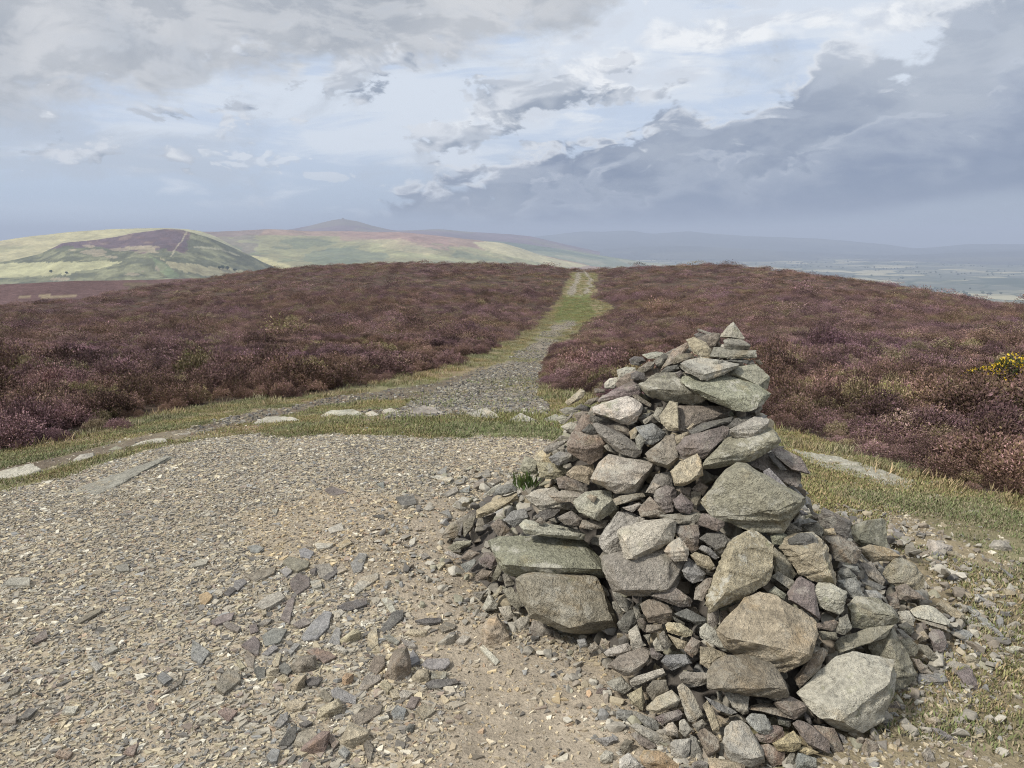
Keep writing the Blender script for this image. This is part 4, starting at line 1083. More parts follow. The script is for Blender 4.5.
# ------------------------------------------------------------------ gravel: broken slate chips on the hilltop
def make_chips(n, reg, seed, keep):
    r_ = np.random.default_rng(seed)
    x = r_.uniform(reg[0], reg[1], n); y = r_.uniform(reg[2], reg[3], n)
    z = height(x, y); px, py, dz = project(np.stack([x, y, z], 1))
    ok = (px > -160) & (px < 1184) & (py < 900) & (py > 400) & (dz > .5)
    x, y, z = x[ok], y[ok], z[ok]; m = covers(x, y, z)
    dens = keep(m, x, y); k = r_.uniform(0, 1, len(x)) < dens
    return x[k], y[k], z[k], {a: b[k] for a, b in m.items()}
def chip_density(m, x, y):
    d = np.where(m['gv'], 1.0, 0.05); d = np.where(m['so'], .30, d); d = np.where(m['ls'] & m['gv'], .74, d)
    d = np.where(m['di'] & ~m['gv'], .22 * (.3 + 1.3 * (fbm(x * 2.2, y * 2.2, 77) > -.04)), d); d = np.where(m['tr'], .6, d)
    d = np.where(m['he'] | m['pe'], .03, d)
    ph, rho = pile(x, y); d = np.where(ph > .12, 0, d)
    return d
cx, cy, cz, cm = make_chips(620000, (-5.2, 5.4, 1.1, 8.2), 11, chip_density)
r_ = np.random.default_rng(12); n = len(cx); K = 5
rad = np.clip(r_.lognormal(math.log(.0072), .50, n), .003, .032)
rad = np.where(cm['sc'] & (r_.uniform(0, 1, n) < .10), np.minimum(rad * r_.uniform(1.6, 3.2, n), .030), rad)
rad = np.where(cm['so'] | cm['ls'], rad * .85, rad)
ang = np.sort(r_.uniform(0, 2 * math.pi, (n, K)) * .55 + (np.arange(K) * 2 * math.pi / K)[None] * 1.0, axis=1)
asp = r_.uniform(.45, .95, n); yaw = r_.normal(.35, .9, n)
rr = rad[:, None] * r_.uniform(.75, 1.15, (n, K))
lx = rr * np.cos(ang); ly = rr * np.sin(ang) * asp[:, None]
X = lx * np.cos(yaw)[:, None] - ly * np.sin(yaw)[:, None]; Y = lx * np.sin(yaw)[:, None] + ly * np.cos(yaw)[:, None]
tx = r_.normal(0, .27, n); ty = r_.normal(0, .27, n); th = np.minimum(rad * r_.uniform(.28, .7, n), .0075); flatten = np.clip(.012 / rad, .35, 1); tx = tx * flatten; ty = ty * flatten
Zt = X * tx[:, None] + Y * ty[:, None] + th[:, None] * .75
topv = np.stack([cx[:, None] + X, cy[:, None] + Y, cz[:, None] + Zt], 2)
botv = np.stack([cx[:, None] + X * 1.12, cy[:, None] + Y * 1.12, cz[:, None] + X * tx[:, None] + Y * ty[:, None] - th[:, None] * .7], 2)
CV = np.concatenate([topv, botv], 1).reshape(-1, 3)
b0 = np.arange(n) * 2 * K
loops = [b0[:, None] + np.arange(K)[None]]
for i in range(K):
    j = (i + 1) % K; loops.append(np.stack([b0 + i, b0 + K + i, b0 + K + j, b0 + j], 1))
L = np.concatenate(loops, 1)                                  # per chip: K + 4K corners
tot = np.tile(np.array([K] + [4] * K), n); st = np.concatenate([[0], np.cumsum(tot)[:-1]])
pal = np.array([(.285,.26,.215),(.32,.295,.245),(.38,.33,.24),(.45,.40,.29),(.14,.132,.12),(.20,.188,.172),(.54,.51,.43),(.24,.20,.17),(.25,.25,.243),(.34,.26,.19)])
pw = np.array([.22,.18,.14,.08,.09,.10,.06,.06,.05,.02]); cc = pal[r_.choice(len(pal), n, p=pw / pw.sum())] * r_.uniform(.8, 1.2, (n, 1)) * np.array([1.035, 1.0, .94])
cc = np.where(((cm['so'] | cm['ls']) & (r_.uniform(0, 1, n) < .5))[:, None], cc * np.array([1.07, 1.01, .92]), cc)
cc = cc * np.where((cx < -.5) & ~(cm['so'] | cm['ls']), 1, 0)[:, None] * np.array([.93, .955, .985]) + cc * np.where((cx < -.5) & ~(cm['so'] | cm['ls']), 0, 1)[:, None]
me = mesh_from('gravel', CV, loops=L.ravel(), starts=st, totals=tot); add_col(me, 'Col', np.repeat(cc, 2 * K, 0))
tag(link('gravel', me, M_CHIP), 'loose broken slate chips covering the hilltop', kind='stuff')

def chip_mesh(name, cx, cy, cz, rad, seed, label):
    r_ = np.random.default_rng(seed); n = len(cx); K = 5
    ang = np.arange(K)[None] * 2 * math.pi / K + r_.uniform(0, .9, (n, K)); rr = rad[:, None] * r_.uniform(.7, 1.15, (n, K))
    X = rr * np.cos(ang); Y = rr * np.sin(ang); th = rad * r_.uniform(.35, .8, n)
    topv = np.stack([cx[:, None] + X * .75, cy[:, None] + Y * .75, cz[:, None] + th[:, None] + X * r_.normal(0, .2, (n, 1))], 2); botv = np.stack([cx[:, None] + X, cy[:, None] + Y, np.repeat(cz[:, None] - th[:, None] * .6, K, 1)], 2)
    b0 = np.arange(n) * 2 * K; loops = [b0[:, None] + np.arange(K)[None]]
    for i in range(K):
        j = (i + 1) % K; loops.append(np.stack([b0 + i, b0 + K + i, b0 + K + j, b0 + j], 1))
    tot = np.tile(np.array([K] + [4] * K), n); st = np.concatenate([[0], np.cumsum(tot)[:-1]])
    me = mesh_from(name, np.concatenate([topv, botv], 1).reshape(-1, 3), loops=np.concatenate(loops, 1).ravel(), starts=st, totals=tot)
    add_col(me, 'Col', np.repeat(pal[r_.choice(len(pal), n, p=pw / pw.sum())] * r_.uniform(.42, .82, (n, 1)), 2 * K, 0)); return tag(link(name, me, M_CHIP), label, kind='stuff')
q_ = np.random.default_rng(14); n = 420000; r = np.exp(q_.uniform(math.log(6), math.log(95), n)); a_ = q_.uniform(-.42, .22, n); x, y = r * np.sin(a_), r * np.cos(a_); z = height(x, y); m = covers(x, y, z)
k = (m['tr'] | m['t2'] | (m['pe'] & (q_.uniform(0, 1, n) < .12))) & (fbm(x * .9, y * .6, 15) > q_.uniform(-.25, .12, n)); x, y, z, r = x[k], y[k], z[k], r[k]
chip_mesh('track_stones', x, y, z, np.clip(q_.lognormal(math.log(.018), .5, len(x)) * (r / 9) ** .22, .006, .045) * .8, 16, 'small stones and grit on the footpath')

# ------------------------------------------------------------------ scatter of plants by geometry nodes (heather and grass only)
def scatter(name, pts, rot, scl, idx, variants, label):
    me = bpy.data.meshes.new(name); me.vertices.add(len(pts)); me.vertices.foreach_set('co', np.asarray(pts, np.float32).ravel())
    for nm, typ, arr, key in (('rot', 'FLOAT_VECTOR', rot, 'vector'), ('scl', 'FLOAT_VECTOR', scl, 'vector'), ('idx', 'INT', idx, 'value')):
        at_ = me.attributes.new(nm, typ, 'POINT'); at_.data.foreach_set(key, np.asarray(arr, np.int32 if typ == 'INT' else np.float32).ravel())
    me.update()
    coll = bpy.data.collections.new(name + '_kinds')
    for v in variants: coll.objects.link(v)
    ng = bpy.data.node_groups.new(name, 'GeometryNodeTree')
    ng.interface.new_socket('Geometry', in_out='INPUT', socket_type='NodeSocketGeometry'); ng.interface.new_socket('Geometry', in_out='OUTPUT', socket_type='NodeSocketGeometry')
    t = NT(ng); gi = t.add('NodeGroupInput'); go = t.add('NodeGroupOutput'); ip = t.add('GeometryNodeInstanceOnPoints'); ci = t.add('GeometryNodeCollectionInfo')
    ci.inputs['Collection'].default_value = coll; ci.inputs['Separate Children'].default_value = True; ci.inputs['Reset Children'].default_value = True
    def na(nm, typ):
        n_ = t.add('GeometryNodeInputNamedAttribute', data_type=typ); n_.inputs['Name'].default_value = nm; return n_.outputs[0]
    e2r = t.add('FunctionNodeEulerToRotation'); t.put(e2r.inputs[0], na('rot', 'FLOAT_VECTOR'))
    ng.links.new(gi.outputs[0], ip.inputs['Points']); ng.links.new(ci.outputs[0], ip.inputs['Instance']); ip.inputs['Pick Instance'].default_value = True
    ng.links.new(na('idx', 'INT'), ip.inputs['Instance Index']); ng.links.new(e2r.outputs[0], ip.inputs['Rotation']); ng.links.new(na('scl', 'FLOAT_VECTOR'), ip.inputs['Scale'])
    ng.links.new(ip.outputs[0], go.inputs[0])
    o = link(name, me); md = o.modifiers.new('scatter', 'NODES'); md.node_group = ng
    return tag(o, label, kind='stuff')
def blades(base, tip, width, side, colb, colt, tipv=1.0, midf=.55):
    """thin leaf blades: base, two mid corners, tip"""
    n = len(base); mid = base * (1 - midf) + tip * midf
    V_ = np.stack([base, mid + side * width[:, None], tip, mid - side * width[:, None]], 1).reshape(-1, 3)
    F_ = np.arange(4 * n).reshape(n, 4); cm_ = colb * .4 + colt * .6
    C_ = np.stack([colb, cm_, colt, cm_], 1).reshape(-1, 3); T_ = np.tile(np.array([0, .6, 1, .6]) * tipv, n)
    return V_, F_, C_, T_
def join_b(parts):
    V_, F_, C_, T_ = [], [], [], []; b = 0
    for v, f, c, t in parts: V_.append(v); F_.append(f + b); C_.append(c); T_.append(t); b += len(v)
    return np.concatenate(V_), np.concatenate(F_), np.concatenate(C_), np.concatenate(T_)
def blade_mesh(name, parts, mat):
    v, f, c, t = join_b(parts); me = mesh_from(name, v, f); add_col(me, 'Col', c)
    a_ = me.attributes.new('Tip', 'FLOAT', 'POINT'); a_.data.foreach_set('value', t.astype(np.float32)); me.materials.append(mat); return me
def heather_clump(seed, n):
    q = np.random.default_rng(seed); ph = q.uniform(0, 2 * math.pi, n); u = np.sqrt(q.uniform(0, 1, n))
    # uneven cushion about 1 unit across (radius .5) and .55 high
    lob = 1 + .22 * np.sin(ph * 3 + seed) + .12 * np.sin(ph * 5 + 2 * seed)
    ex = u * .5 * lob * np.cos(ph); ey = u * .5 * lob * np.sin(ph)
    bump_ = .10 * np.sin(ex * 17 + seed) * np.sin(ey * 15 + 2 * seed)
    hz = (.50 * np.sqrt(np.maximum(1 - (u * .94) ** 2, 0)) + .05 + bump_) * q.uniform(.70, 1.14, n)
    tip = np.stack([ex, ey, hz], 1); ln = q.uniform(.03, .07, n)[:, None]
    d = np.stack([ex * 1.6, ey * 1.6, .55 + .5 * hz], 1) + q.normal(0, .42, (n, 3)); d /= np.linalg.norm(d, axis=1)[:, None]; base = tip - d * ln
    s = np.cross(d, q.normal(size=(n, 3))); s /= np.linalg.norm(s, axis=1)[:, None]
    w = q.uniform(.007, .0135, n)
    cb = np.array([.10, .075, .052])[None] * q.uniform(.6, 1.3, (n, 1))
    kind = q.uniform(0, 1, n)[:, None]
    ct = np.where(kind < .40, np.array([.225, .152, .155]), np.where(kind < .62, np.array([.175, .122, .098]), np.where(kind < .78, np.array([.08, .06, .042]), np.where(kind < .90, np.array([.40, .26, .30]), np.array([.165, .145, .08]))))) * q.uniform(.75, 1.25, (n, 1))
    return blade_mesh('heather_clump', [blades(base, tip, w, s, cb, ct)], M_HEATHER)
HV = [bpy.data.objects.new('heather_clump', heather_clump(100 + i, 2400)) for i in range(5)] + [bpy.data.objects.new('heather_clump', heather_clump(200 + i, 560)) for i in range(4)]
def sector(n, r0, r1, seed, azmax=.76):
    q = np.random.default_rng(seed); r = np.sqrt(q.uniform(r0 ** 2, r1 ** 2, n)); a_ = q.uniform(-azmax, azmax, n); return r * np.sin(a_), r * np.cos(a_), q
HP, HR_, HS, HI = [], [], [], []
for (n, r0, r1, size, sd, lo, hi) in ((26000, 4.5, 24, .30, 1, 0, 5), (26000, 24, 62, .48, 2, 5, 9), (30000, 62, 150, .80, 3, 5, 9)):
    x, y, q = sector(int(n * 1.42), r0, r1, sd, 1.06); z = height(x, y); m = covers(x, y, z)
    near_edge = np.zeros(len(x), bool)
    for dx, dy in ((.35, 0), (-.35, 0), (0, .5), (0, -.5)):
        mm = covers(x + dx, y + dy, height(x + dx, y + dy)); near_edge |= ~mm['he']
    stray = (~m['he']) & near_edge & ~(m['tr'] | m['t2'] | m['gv'] | m['gr'] | m['pe']) & (q.uniform(0, 1, len(x)) < .012) & (project(np.stack([x, y, z], 1))[0] < 230)
    gap = fbm(x * 1.1, y * 1.1, 91, 3) < -.15 if r0 < 20 else fbm(x * .6, y * .6, 91, 3) < -.15
    k = (m['he'] & ~(near_edge & (q.uniform(0, 1, len(x)) < .35)) & ~(gap & (q.uniform(0, 1, len(x)) < .72))) | stray
    rc = np.interp(np.clip(np.arctan2(x, y), -.8, .8), CR_AZ, CR_R); k &= np.hypot(x, y) < rc * 1.12
    x, y, z = x[k], y[k], z[k]; nn = len(x); e = near_edge[k]
    s = size * q.lognormal(0, .36, nn) * np.where(e, .72, 1.0) * (1 + .5 * fbm(x * .35, y * .35, 95)); hs = s * q.uniform(.75, 1.15, nn) * (1 + 1.3 * fbm(x * .45, y * .45, 97, 3)) * (1.0 if size < .4 else .8 if size < .7 else .45)
    HP.append(np.stack([x, y, z - .02], 1)); HR_.append(np.stack([q.normal(0, .12, nn), q.normal(0, .12, nn), q.uniform(0, 6.28, nn)], 1))
    HS.append(np.stack([s, s, hs], 1)); HI.append(q.integers(lo, hi, nn))
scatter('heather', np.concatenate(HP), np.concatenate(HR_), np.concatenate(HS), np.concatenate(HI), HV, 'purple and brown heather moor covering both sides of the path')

def grass_tuft(seed, n, hgt, spread, lean, cols):
    q = np.random.default_rng(seed); ph = q.uniform(0, 6.28, n); rr_ = spread * np.sqrt(q.uniform(0, 1, n))
    base = np.stack([rr_ * np.cos(ph), rr_ * np.sin(ph), np.full(n, -.006)], 1); h_ = hgt * q.uniform(.45, 1.1, n); ph2 = q.uniform(0, 6.28, n); ln = h_ * lean * q.uniform(.3, 1.3, n)
    tip = base + np.stack([ln * np.cos(ph2), ln * np.sin(ph2), h_], 1); s = np.stack([-np.sin(ph2), np.cos(ph2), np.zeros(n)], 1)
    cols = np.array(cols); c = cols[q.integers(0, len(cols), n)] * q.uniform(.8, 1.2, (n, 1))
    return blade_mesh('grass_tuft', [blades(base, tip, np.full(n, .0022) + .012 * hgt, s, c * .8, c)], M_GRASS)
turf_c = [(.235,.21,.13),(.185,.20,.10),(.29,.255,.17),(.145,.175,.075)]; long_c = [(.225,.205,.125),(.18,.185,.095),(.30,.26,.175)]
GV = [bpy.data.objects.new('grass_tuft', grass_tuft(300 + i, 46, .022, .075, .9, turf_c)) for i in range(4)] + [bpy.data.objects.new('grass_tuft', grass_tuft(320 + i, 46, .075, .11, .9, long_c)) for i in range(3)] + \
     [bpy.data.objects.new('grass_tuft', grass_tuft(340 + i, 60, .05, .22, .8, [(.155,.19,.08),(.195,.205,.105)])) for i in range(2)]
GP, GR_, GS, GI = [], [], [], []
def add_grass(x, y, q, k, lo, hi, smin, smax):
    x, y = x[k], y[k]; nn = len(x); z = height(x, y); s = q.uniform(smin, smax, nn)
    GP.append(np.stack([x, y, z], 1)); GR_.append(np.stack([q.normal(0, .1, nn), q.normal(0, .1, nn), q.uniform(0, 6.28, nn)], 1)); GS.append(np.stack([s, s, s], 1)); GI.append(q.integers(lo, hi, nn))
x, y, q = sector(60000, 2.0, 11, 21); z = height(x, y); m = covers(x, y, z); ph, _ = pile(x, y)
plain = ~(m['he'] | m['tr'] | m['t2'] | m['pe'] | m['gv'] | m['rk']) & (ph < .03)
patchy = fbm(x * 1.6, y * 1.6, 61) 
k = plain & (~m['di'] | ((patchy > -.03) & (q.uniform(0, 1, len(x)) < .75))) & (m['di'] | (patchy > -.06) | (q.uniform(0, 1, len(x)) < .25))
add_grass(x, y, q, k, 0, 4, .7, 1.3)
x, y, q = sector(52000, 4.5, 60, 22); z = height(x, y); m = covers(x, y, z)
nh = np.zeros(len(x), bool)
for dx, dy in ((.6, 0), (-.6, 0), (0, .8), (0, -.8)):
    nh |= covers(x + dx, y + dy, height(x + dx, y + dy))['he']
ph, _ = pile(x, y)
k = ((~(m['tr'] | m['t2'] | m['pe'] | m['gv'] | m['gr'] | m['he'] | m['rk']) & nh) | (m['he'] & (q.uniform(0, 1, len(x)) < .10))) & (ph < .02)
add_grass(x, y, q, k, 4, 7, .6, 1.35)
k = m['gr'] | (m['rg'] & ~m['gv'] & (q.uniform(0, 1, len(x)) < .8)) | ((m['tr'] | m['t2']) & (fbm(x * .8, y * .8, 71) > .08) & (q.uniform(0, 1, len(x)) < .4)); add_grass(x, y, q, k & ~m['rk'], 7, 9, .8, 1.3)
x, y, q = sector(150000, 9, 98, 23); a_ = np.arctan2(x, y); kk = (a_ > -.22) & (a_ < .2); x, y = x[kk], y[kk]; z = height(x, y); m = covers(x, y, z)
q = np.random.default_rng(24); verge = ~(m['he'] | m['tr'] | m['t2'] | m['gv'] | m['pe'])
add_grass(x, y, q, verge & (q.uniform(0, 1, len(x)) < .45), 4, 7, .6, 1.2); add_grass(x, y, q, verge & (q.uniform(0, 1, len(x)) < .7), 7, 9, .7, 1.2)
scatter('grass', np.concatenate(GP), np.concatenate(GR_), np.concatenate(GS), np.concatenate(GI), GV, 'short turf and rough grass beside the path and on the hilltop')

# ------------------------------------------------------------------ gorse in flower, and the small green plant in the cairn
gp = hit_ground([(1012, 398)])[0] + np.array([0, 0, .15]); go_ = empty('gorse_bush', gp); tag(go_, 'yellow flowering gorse bush among the heather at far right', 'bush')
def bush_part(seed, n, rx, ry, rz, ln, w, cols, shell):
    q = np.random.default_rng(seed); v = q.normal(size=(n, 3)); v /= np.linalg.norm(v, axis=1)[:, None]; v[:, 2] = np.abs(v[:, 2])
    lump = 1 + .25 * np.sin(v[:, 0] * 6 + 1) * np.sin(v[:, 1] * 5)
    p = v * np.array([rx, ry, rz]) * (q.uniform(shell, 1, (n, 1)) * lump[:, None]); d = v + q.normal(0, .5, (n, 3)); d /= np.linalg.norm(d, axis=1)[:, None]
    s = np.cross(d, q.normal(size=(n, 3))); s /= np.linalg.norm(s, axis=1)[:, None]; c = np.array(cols)[q.integers(0, len(cols), n)] * q.uniform(.8, 1.2, (n, 1))
    return blades(p, p + d * ln, np.full(n, w), s, c * .85, c)
link('foliage', blade_mesh('foliage', [bush_part(1, 3000, .62, .55, .42, .09, .010, [(.06,.085,.03),(.09,.10,.04),(.10,.085,.05)], .55)], M_LEAF), parent=go_)
link('flowers', blade_mesh('flowers', [bush_part(2, 1300, .62, .55, .45, .036, .016, [(.56,.41,.04),(.48,.33,.03)], .86)], M_LEAF), parent=go_)
D = pile_depth(524, 488) - .03; pp = EYE + ray(524, 489) * D
pl = empty('green_plant', pp); tag(pl, 'small green leafy plant growing out of the left side of the cairn', 'plant')
q = np.random.default_rng(5); n = 46; a_ = q.uniform(0, 6.28, n); h_ = q.uniform(.03, .095, n); o_ = q.uniform(.01, .05, n)
bs = np.stack([q.normal(0, .022, n), q.normal(0, .015, n), np.zeros(n)], 1); tp = bs + np.stack([o_ * np.cos(a_), o_ * np.sin(a_), h_], 1); sd_ = np.stack([-np.sin(a_), np.cos(a_), np.zeros(n)], 1)
cg = np.array([(.11,.16,.05),(.08,.13,.04),(.20,.25,.08)])[q.integers(0, 3, n)]
link('leaves', blade_mesh('leaves', [blades(bs, tp, q.uniform(.004, .007, n), sd_, cg, cg)], M_LEAF), parent=pl)
n = 10; bs = np.stack([q.normal(0, .02, n), q.normal(0, .015, n), np.zeros(n)], 1); tp = bs + np.stack([q.normal(0, .02, n), q.normal(0, .01, n), q.uniform(.07, .11, n)], 1)
link('stem', blade_mesh('stem', [blades(bs, tp, np.full(n, .0016), np.tile([1., 0, 0], (n, 1)), np.tile([.10,.12,.05], (n, 1)), np.tile([.14,.15,.06], (n, 1)))], M_LEAF), parent=pl)
# ------------------------------------------------------------------ distant country
def hill(name, label, sil, D, front, back, zb, p, amp, lam, colf, mat, step=2.0, seed=1, rows=70):
    sil = np.array(sil, float); px = np.arange(sil[0, 0], sil[-1, 0] + .1, step); py = np.interp(px, sil[:, 0], sil[:, 1])
    if len(px) > 8:
        ker = np.array([1, 2, 3, 2, 1.]); ker /= ker.sum(); pp_ = np.pad(py, 2, mode='edge'); py = np.convolve(pp_, ker, 'valid')
    py = py + .5 * fbm(px * .08, px * 0 + seed, seed + 3, 4)
    W = rays(np.stack([px, py], 1)); hl = np.hypot(W[:, 0], W[:, 1]); ux, uy = W[:, 0] / hl, W[:, 1] / hl; zr = 1.6 + D * W[:, 2] / hl
    s = np.concatenate([-np.linspace(1, 0.08, 9), np.linspace(0, 1, rows)])
    r = np.where(s[:, None] > 0, D - front * s[:, None], D - back * s[:, None]) * np.ones(len(px))[None]
    sh = np.where(s > 0, (1 - np.abs(s)) ** p, (1 - np.abs(s)) ** 1.2)[:, None]
    z = zb + (zr[None] - zb) * sh; x = r * ux[None]; y = r * uy[None]
    w_ = np.clip(np.abs(s) * 5, 0, 1)[:, None] * np.clip((1 - s) * 4, 0, 1)[:, None]
    z = z + amp * fbm(x / lam, y / lam, seed, 5) * w_ * 2
    Vh = np.stack([x.ravel(), y.ravel(), z.ravel()], 1); nc = len(px); i, j = np.meshgrid(np.arange(len(s) - 1), np.arange(nc - 1), indexing='ij'); a = (i * nc + j).ravel()
    me = mesh_from(name, Vh, np.stack([a, a + nc, a + nc + 1, a + 1], 1)[:, ::-1], smooth_sh=True)
    qx, qy, _ = project(Vh); Ch = colf(qx, qy, Vh[:, 0], Vh[:, 1]); add_col(me, 'Col', Ch)
    o = tag(link(name, me, mat), label, kind='structure')
    return o, Vh, me
def base_col(n, c): return np.tile(np.array(c, float), (n, 1))
def lay(C_, m, c, a=1.0): C_[m] = C_[m] * (1 - a) + np.array(c) * a
def ell(x, y, cx_, cy_, rx, ry, ns): return ((x - cx_) / rx) ** 2 + ((y - cy_) / ry) ** 2 + ns * 3.2 < 1
MH = mat_hill('hillside', 1 / 110.0, .30); MHF = mat_hill('far_hillside', 1 / 500.0, .18); MM = mat_hill('far_heather', 1 / 2.2, .32)
def c_moor(qx, qy, x, y):
    C_ = base_col(len(x), (.105, .068, .066)); n1 = fbm(x / 18, y / 18, 5); C_ += n1[:, None] * np.array([.05, .03, .03]); lay(C_, (n1 > .17), (.10, .095, .05), .5)
    lay(C_, ell(qx, qy, 30, 296.5, 60, 1.6, fbm(x / 6, y / 6, 8) + .25), (.24, .20, .13), .8); return C_
hill('moor', 'far heather shoulder beyond the dip on the left', [(-260,292),(-100,287),(0,284.5),(78,280.8),(146,280),(200,278),(250,276),(330,278),(420,284)], 330, 200, 150, -60, .75, 1.5, 40, c_moor, MM, 2, 11)
def c_knoll(qx, qy, x, y):
    n = len(x); n1 = fbm(x / 150, y / 150, 21, 5); n2 = fbm(x / 32, y / 32, 22, 5) * 1.25
    C_ = base_col(n, (.105, .075, .085)); lay(C_, n2 > .12, (.13, .085, .085), .7)
    green = (qy > 252 + n1 * 22 + n2 * 14 + np.clip((150 - qx) * -.02, -3, 3)) | (qx > 188 + n2 * 8) | ((qx < 95) & (qy > 248 + n1 * 8))
    lay(C_, green, (.10, .105, .065)); lay(C_, green & (n2 > .04), (.16, .16, .09), .8); lay(C_, green & (n2 > .17), (.22, .22, .13), .7); lay(C_, ~green & (n1 + n2 > .2), (.20, .15, .12), .6)
    for cx_, cy_, rx, ry in ((93,252,11,2.2),(120,249.5,9,1.6),(144,250,11,3.2),(147,247.5,17,1.5),(97,255,7,1.6),(110,257,6,1.3),(140,271,10,1.6),(58,279,10,1.5),(132,274,7,1.2),(88,246,6,1.2),(74,250,5,1.1),(160,268,4,4)):
        lay(C_, ell(qx, qy, cx_, cy_, rx, ry, n2 * 1.3), (.33, .275, .19), .65)
    lay(C_, inpoly(qx + n2 * 14, qy + n2 * 4, [(-200,262),(0,264),(40,262.3),(90,261.5),(121,261),(112,266.5),(90,271),(45,277),(-200,279)]), (.385, .37, .21), .9)  # field colour lightened to pale yellow to paint the sun patch falling there
    lay(C_, inpoly(qx + n2 * 16, qy + n2 * 8, [(160,258),(180,262),(215,267),(245,272),(262,277),(215,277),(185,272),(165,265)]), (.36, .32, .19), .75)
    lay(C_, inpoly(qx + n2 * 12, qy + n2 * 6, [(150,256),(162,262),(180,276),(168,278),(155,266)]), (.17, .215, .11), .6)
    lay(C_, (np.abs(qx - np.interp(qy, [233, 243, 257], [187, 180, 170]) + n2 * 2) < .9) & (qy < 257), (.36, .32, .22), .7 ); lay(C_, (np.abs(qy - np.interp(qx, [196, 220, 240], [247, 249, 256])) < .8) & (qx > 194) & (qx < 240), (.34, .32, .22), .7)
    return C_
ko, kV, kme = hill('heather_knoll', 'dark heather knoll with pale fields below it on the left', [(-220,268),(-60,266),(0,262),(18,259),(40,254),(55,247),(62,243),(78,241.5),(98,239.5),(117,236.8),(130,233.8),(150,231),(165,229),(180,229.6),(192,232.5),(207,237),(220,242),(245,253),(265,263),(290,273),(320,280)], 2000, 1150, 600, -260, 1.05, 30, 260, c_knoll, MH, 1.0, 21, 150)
def c_pale(qx, qy, x, y):
    n1 = fbm(x / 400, y / 400, 31); C_ = base_col(len(x), (.38, .34, .185)); C_ += n1[:, None] * np.array([.12, .06, .05]); lay(C_, (qy > 246) & (n1 > .03), (.30, .29, .15), .7); lay(C_, ell(qx, qy, 18, 244.5, 12, 1.8, fbm(x / 60, y / 60, 33)), (.14, .11, .10), .7)
    lay(C_, qx > 150, (.36, .34, .19), .6); return C_
hill('pale_hill', 'smooth pale green hill behind the heather knoll', [(-300,256),(-120,248),(0,241),(29,236.5),(70,232),(117,229),(137,228.3),(166,228),(185,229),(200,230.8),(215,236),(235,247),(260,261),(300,278)], 3000, 1900, 900, -260, 1.0, 25, 500, c_pale, MH, 2, 31)
def c_ridge(qx, qy, x, y):
    n1 = fbm(x / 420, y / 420, 41, 5); n2 = fbm(x / 130, y / 130, 42, 5); n = len(x)
    C_ = base_col(n, (.245, .225, .115)); C_ += n1[:, None] * np.array([.10, .04, .04]); top = np.interp(qx, [200, 300, 400, 470, 600], [231, 230, 233, 241, 269])
    lay(C_, qy < top + 6 + n1 * 10, (.27, .175, .135), .85); lay(C_, (qy < top + 11 + n1 * 16) & (qx > 340) & (qx < 450), (.27, .17, .14), .7)
    lay(C_, (qx < 262 + n1 * 60 + n2 * 30) & (qy < 258 + n2 * 20), (.15, .12, .115), .6); lay(C_, (n2 > .10) & (qy > top + 6), (.30, .30, .15), .6); lay(C_, (n2 < -.12) & (qy > top + 8), (.13, .15, .08), .7)
    lay(C_, ell(qx, qy, 345, 256, 46, 6, n2), (.13, .15, .09), .75); lay(C_, inpoly(qx + n2 * 14, qy + n2 * 5, [(470,241),(505,243),(545,256),(590,266),(560,268),(520,259),(490,252)]), (.42, .39, .22), .85)
    lay(C_, inpoly(qx + n2 * 10, qy + n2 * 4, [(250,255),(265,258),(300,268),(320,272),(270,274),(262,266)]), (.42, .38, .19), .8); lay(C_, inpoly(qx + n2 * 8, qy + n2 * 3, [(400,238),(440,252),(430,256),(380,247)]), (.40, .34, .20), .55)
    return C_
hill('green_ridge', 'long green and russet ridge across the middle distance', [(120,240),(180,233),(200,231.5),(215,231.8),(250,230),(268,229),(290,230),(310,231.2),(345,231.3),(380,232),(400,232),(440,236),(480,240.5),(503,243),(520,248),(540,255),(583,263.5),(602,269),(640,280)], 3500, 2200, 900, -260, 1.0, 45, 420, c_ridge, MH, 1.5, 41, 100)
def c_mf(qx, qy, x, y):
    n1 = fbm(x / 500, y / 500, 51); C_ = base_col(len(x), (.15, .105, .115)); C_ += n1[:, None] * np.array([.05, .03, .03]); lay(C_, n1 > .15, (.18, .16, .10), .6); return C_
mo, mV, mme = hill('mountain', 'rounded purple mountain on the skyline', [(230,240),(270,232),(294,228.7),(309,225.7),(325,221.8),(335,219.6),(343.5,219),(356,221),(370,225),(395,230.6),(421,230),(441,229),(471,232),(507,234),(529,236),(560,243),(600,252)], 6500, 3200, 1500, -260, 1.0, 50, 900, c_mf, MHF, 2, 51)
def c_mid(qx, qy, x, y):
    n1 = fbm(x / 500, y / 500, 61, 5); C_ = base_col(len(x), (.17, .19, .11)); lay(C_, n1 > .06, (.30, .28, .17), .7); lay(C_, n1 < -.1, (.08, .11, .07), .7); return C_
hill('middle_ridge', 'low ridge falling right into the valley', [(380,236),(420,235),(471,240),(503,241.5),(540,246),(572,250.5),(610,257),(660,264),(720,272)], 5200, 2000, 1200, -258, 1.0, 30, 700, c_mid, MHF, 3, 61)
def c_far(qx, qy, x, y):
    n1 = fbm(x / 900, y / 900, 71, 5); C_ = base_col(len(x), (.06, .068, .06)); lay(C_, n1 > .1, (.12, .12, .09), .6); lay(C_, n1 < -.1, (.035, .045, .04), .6); return C_
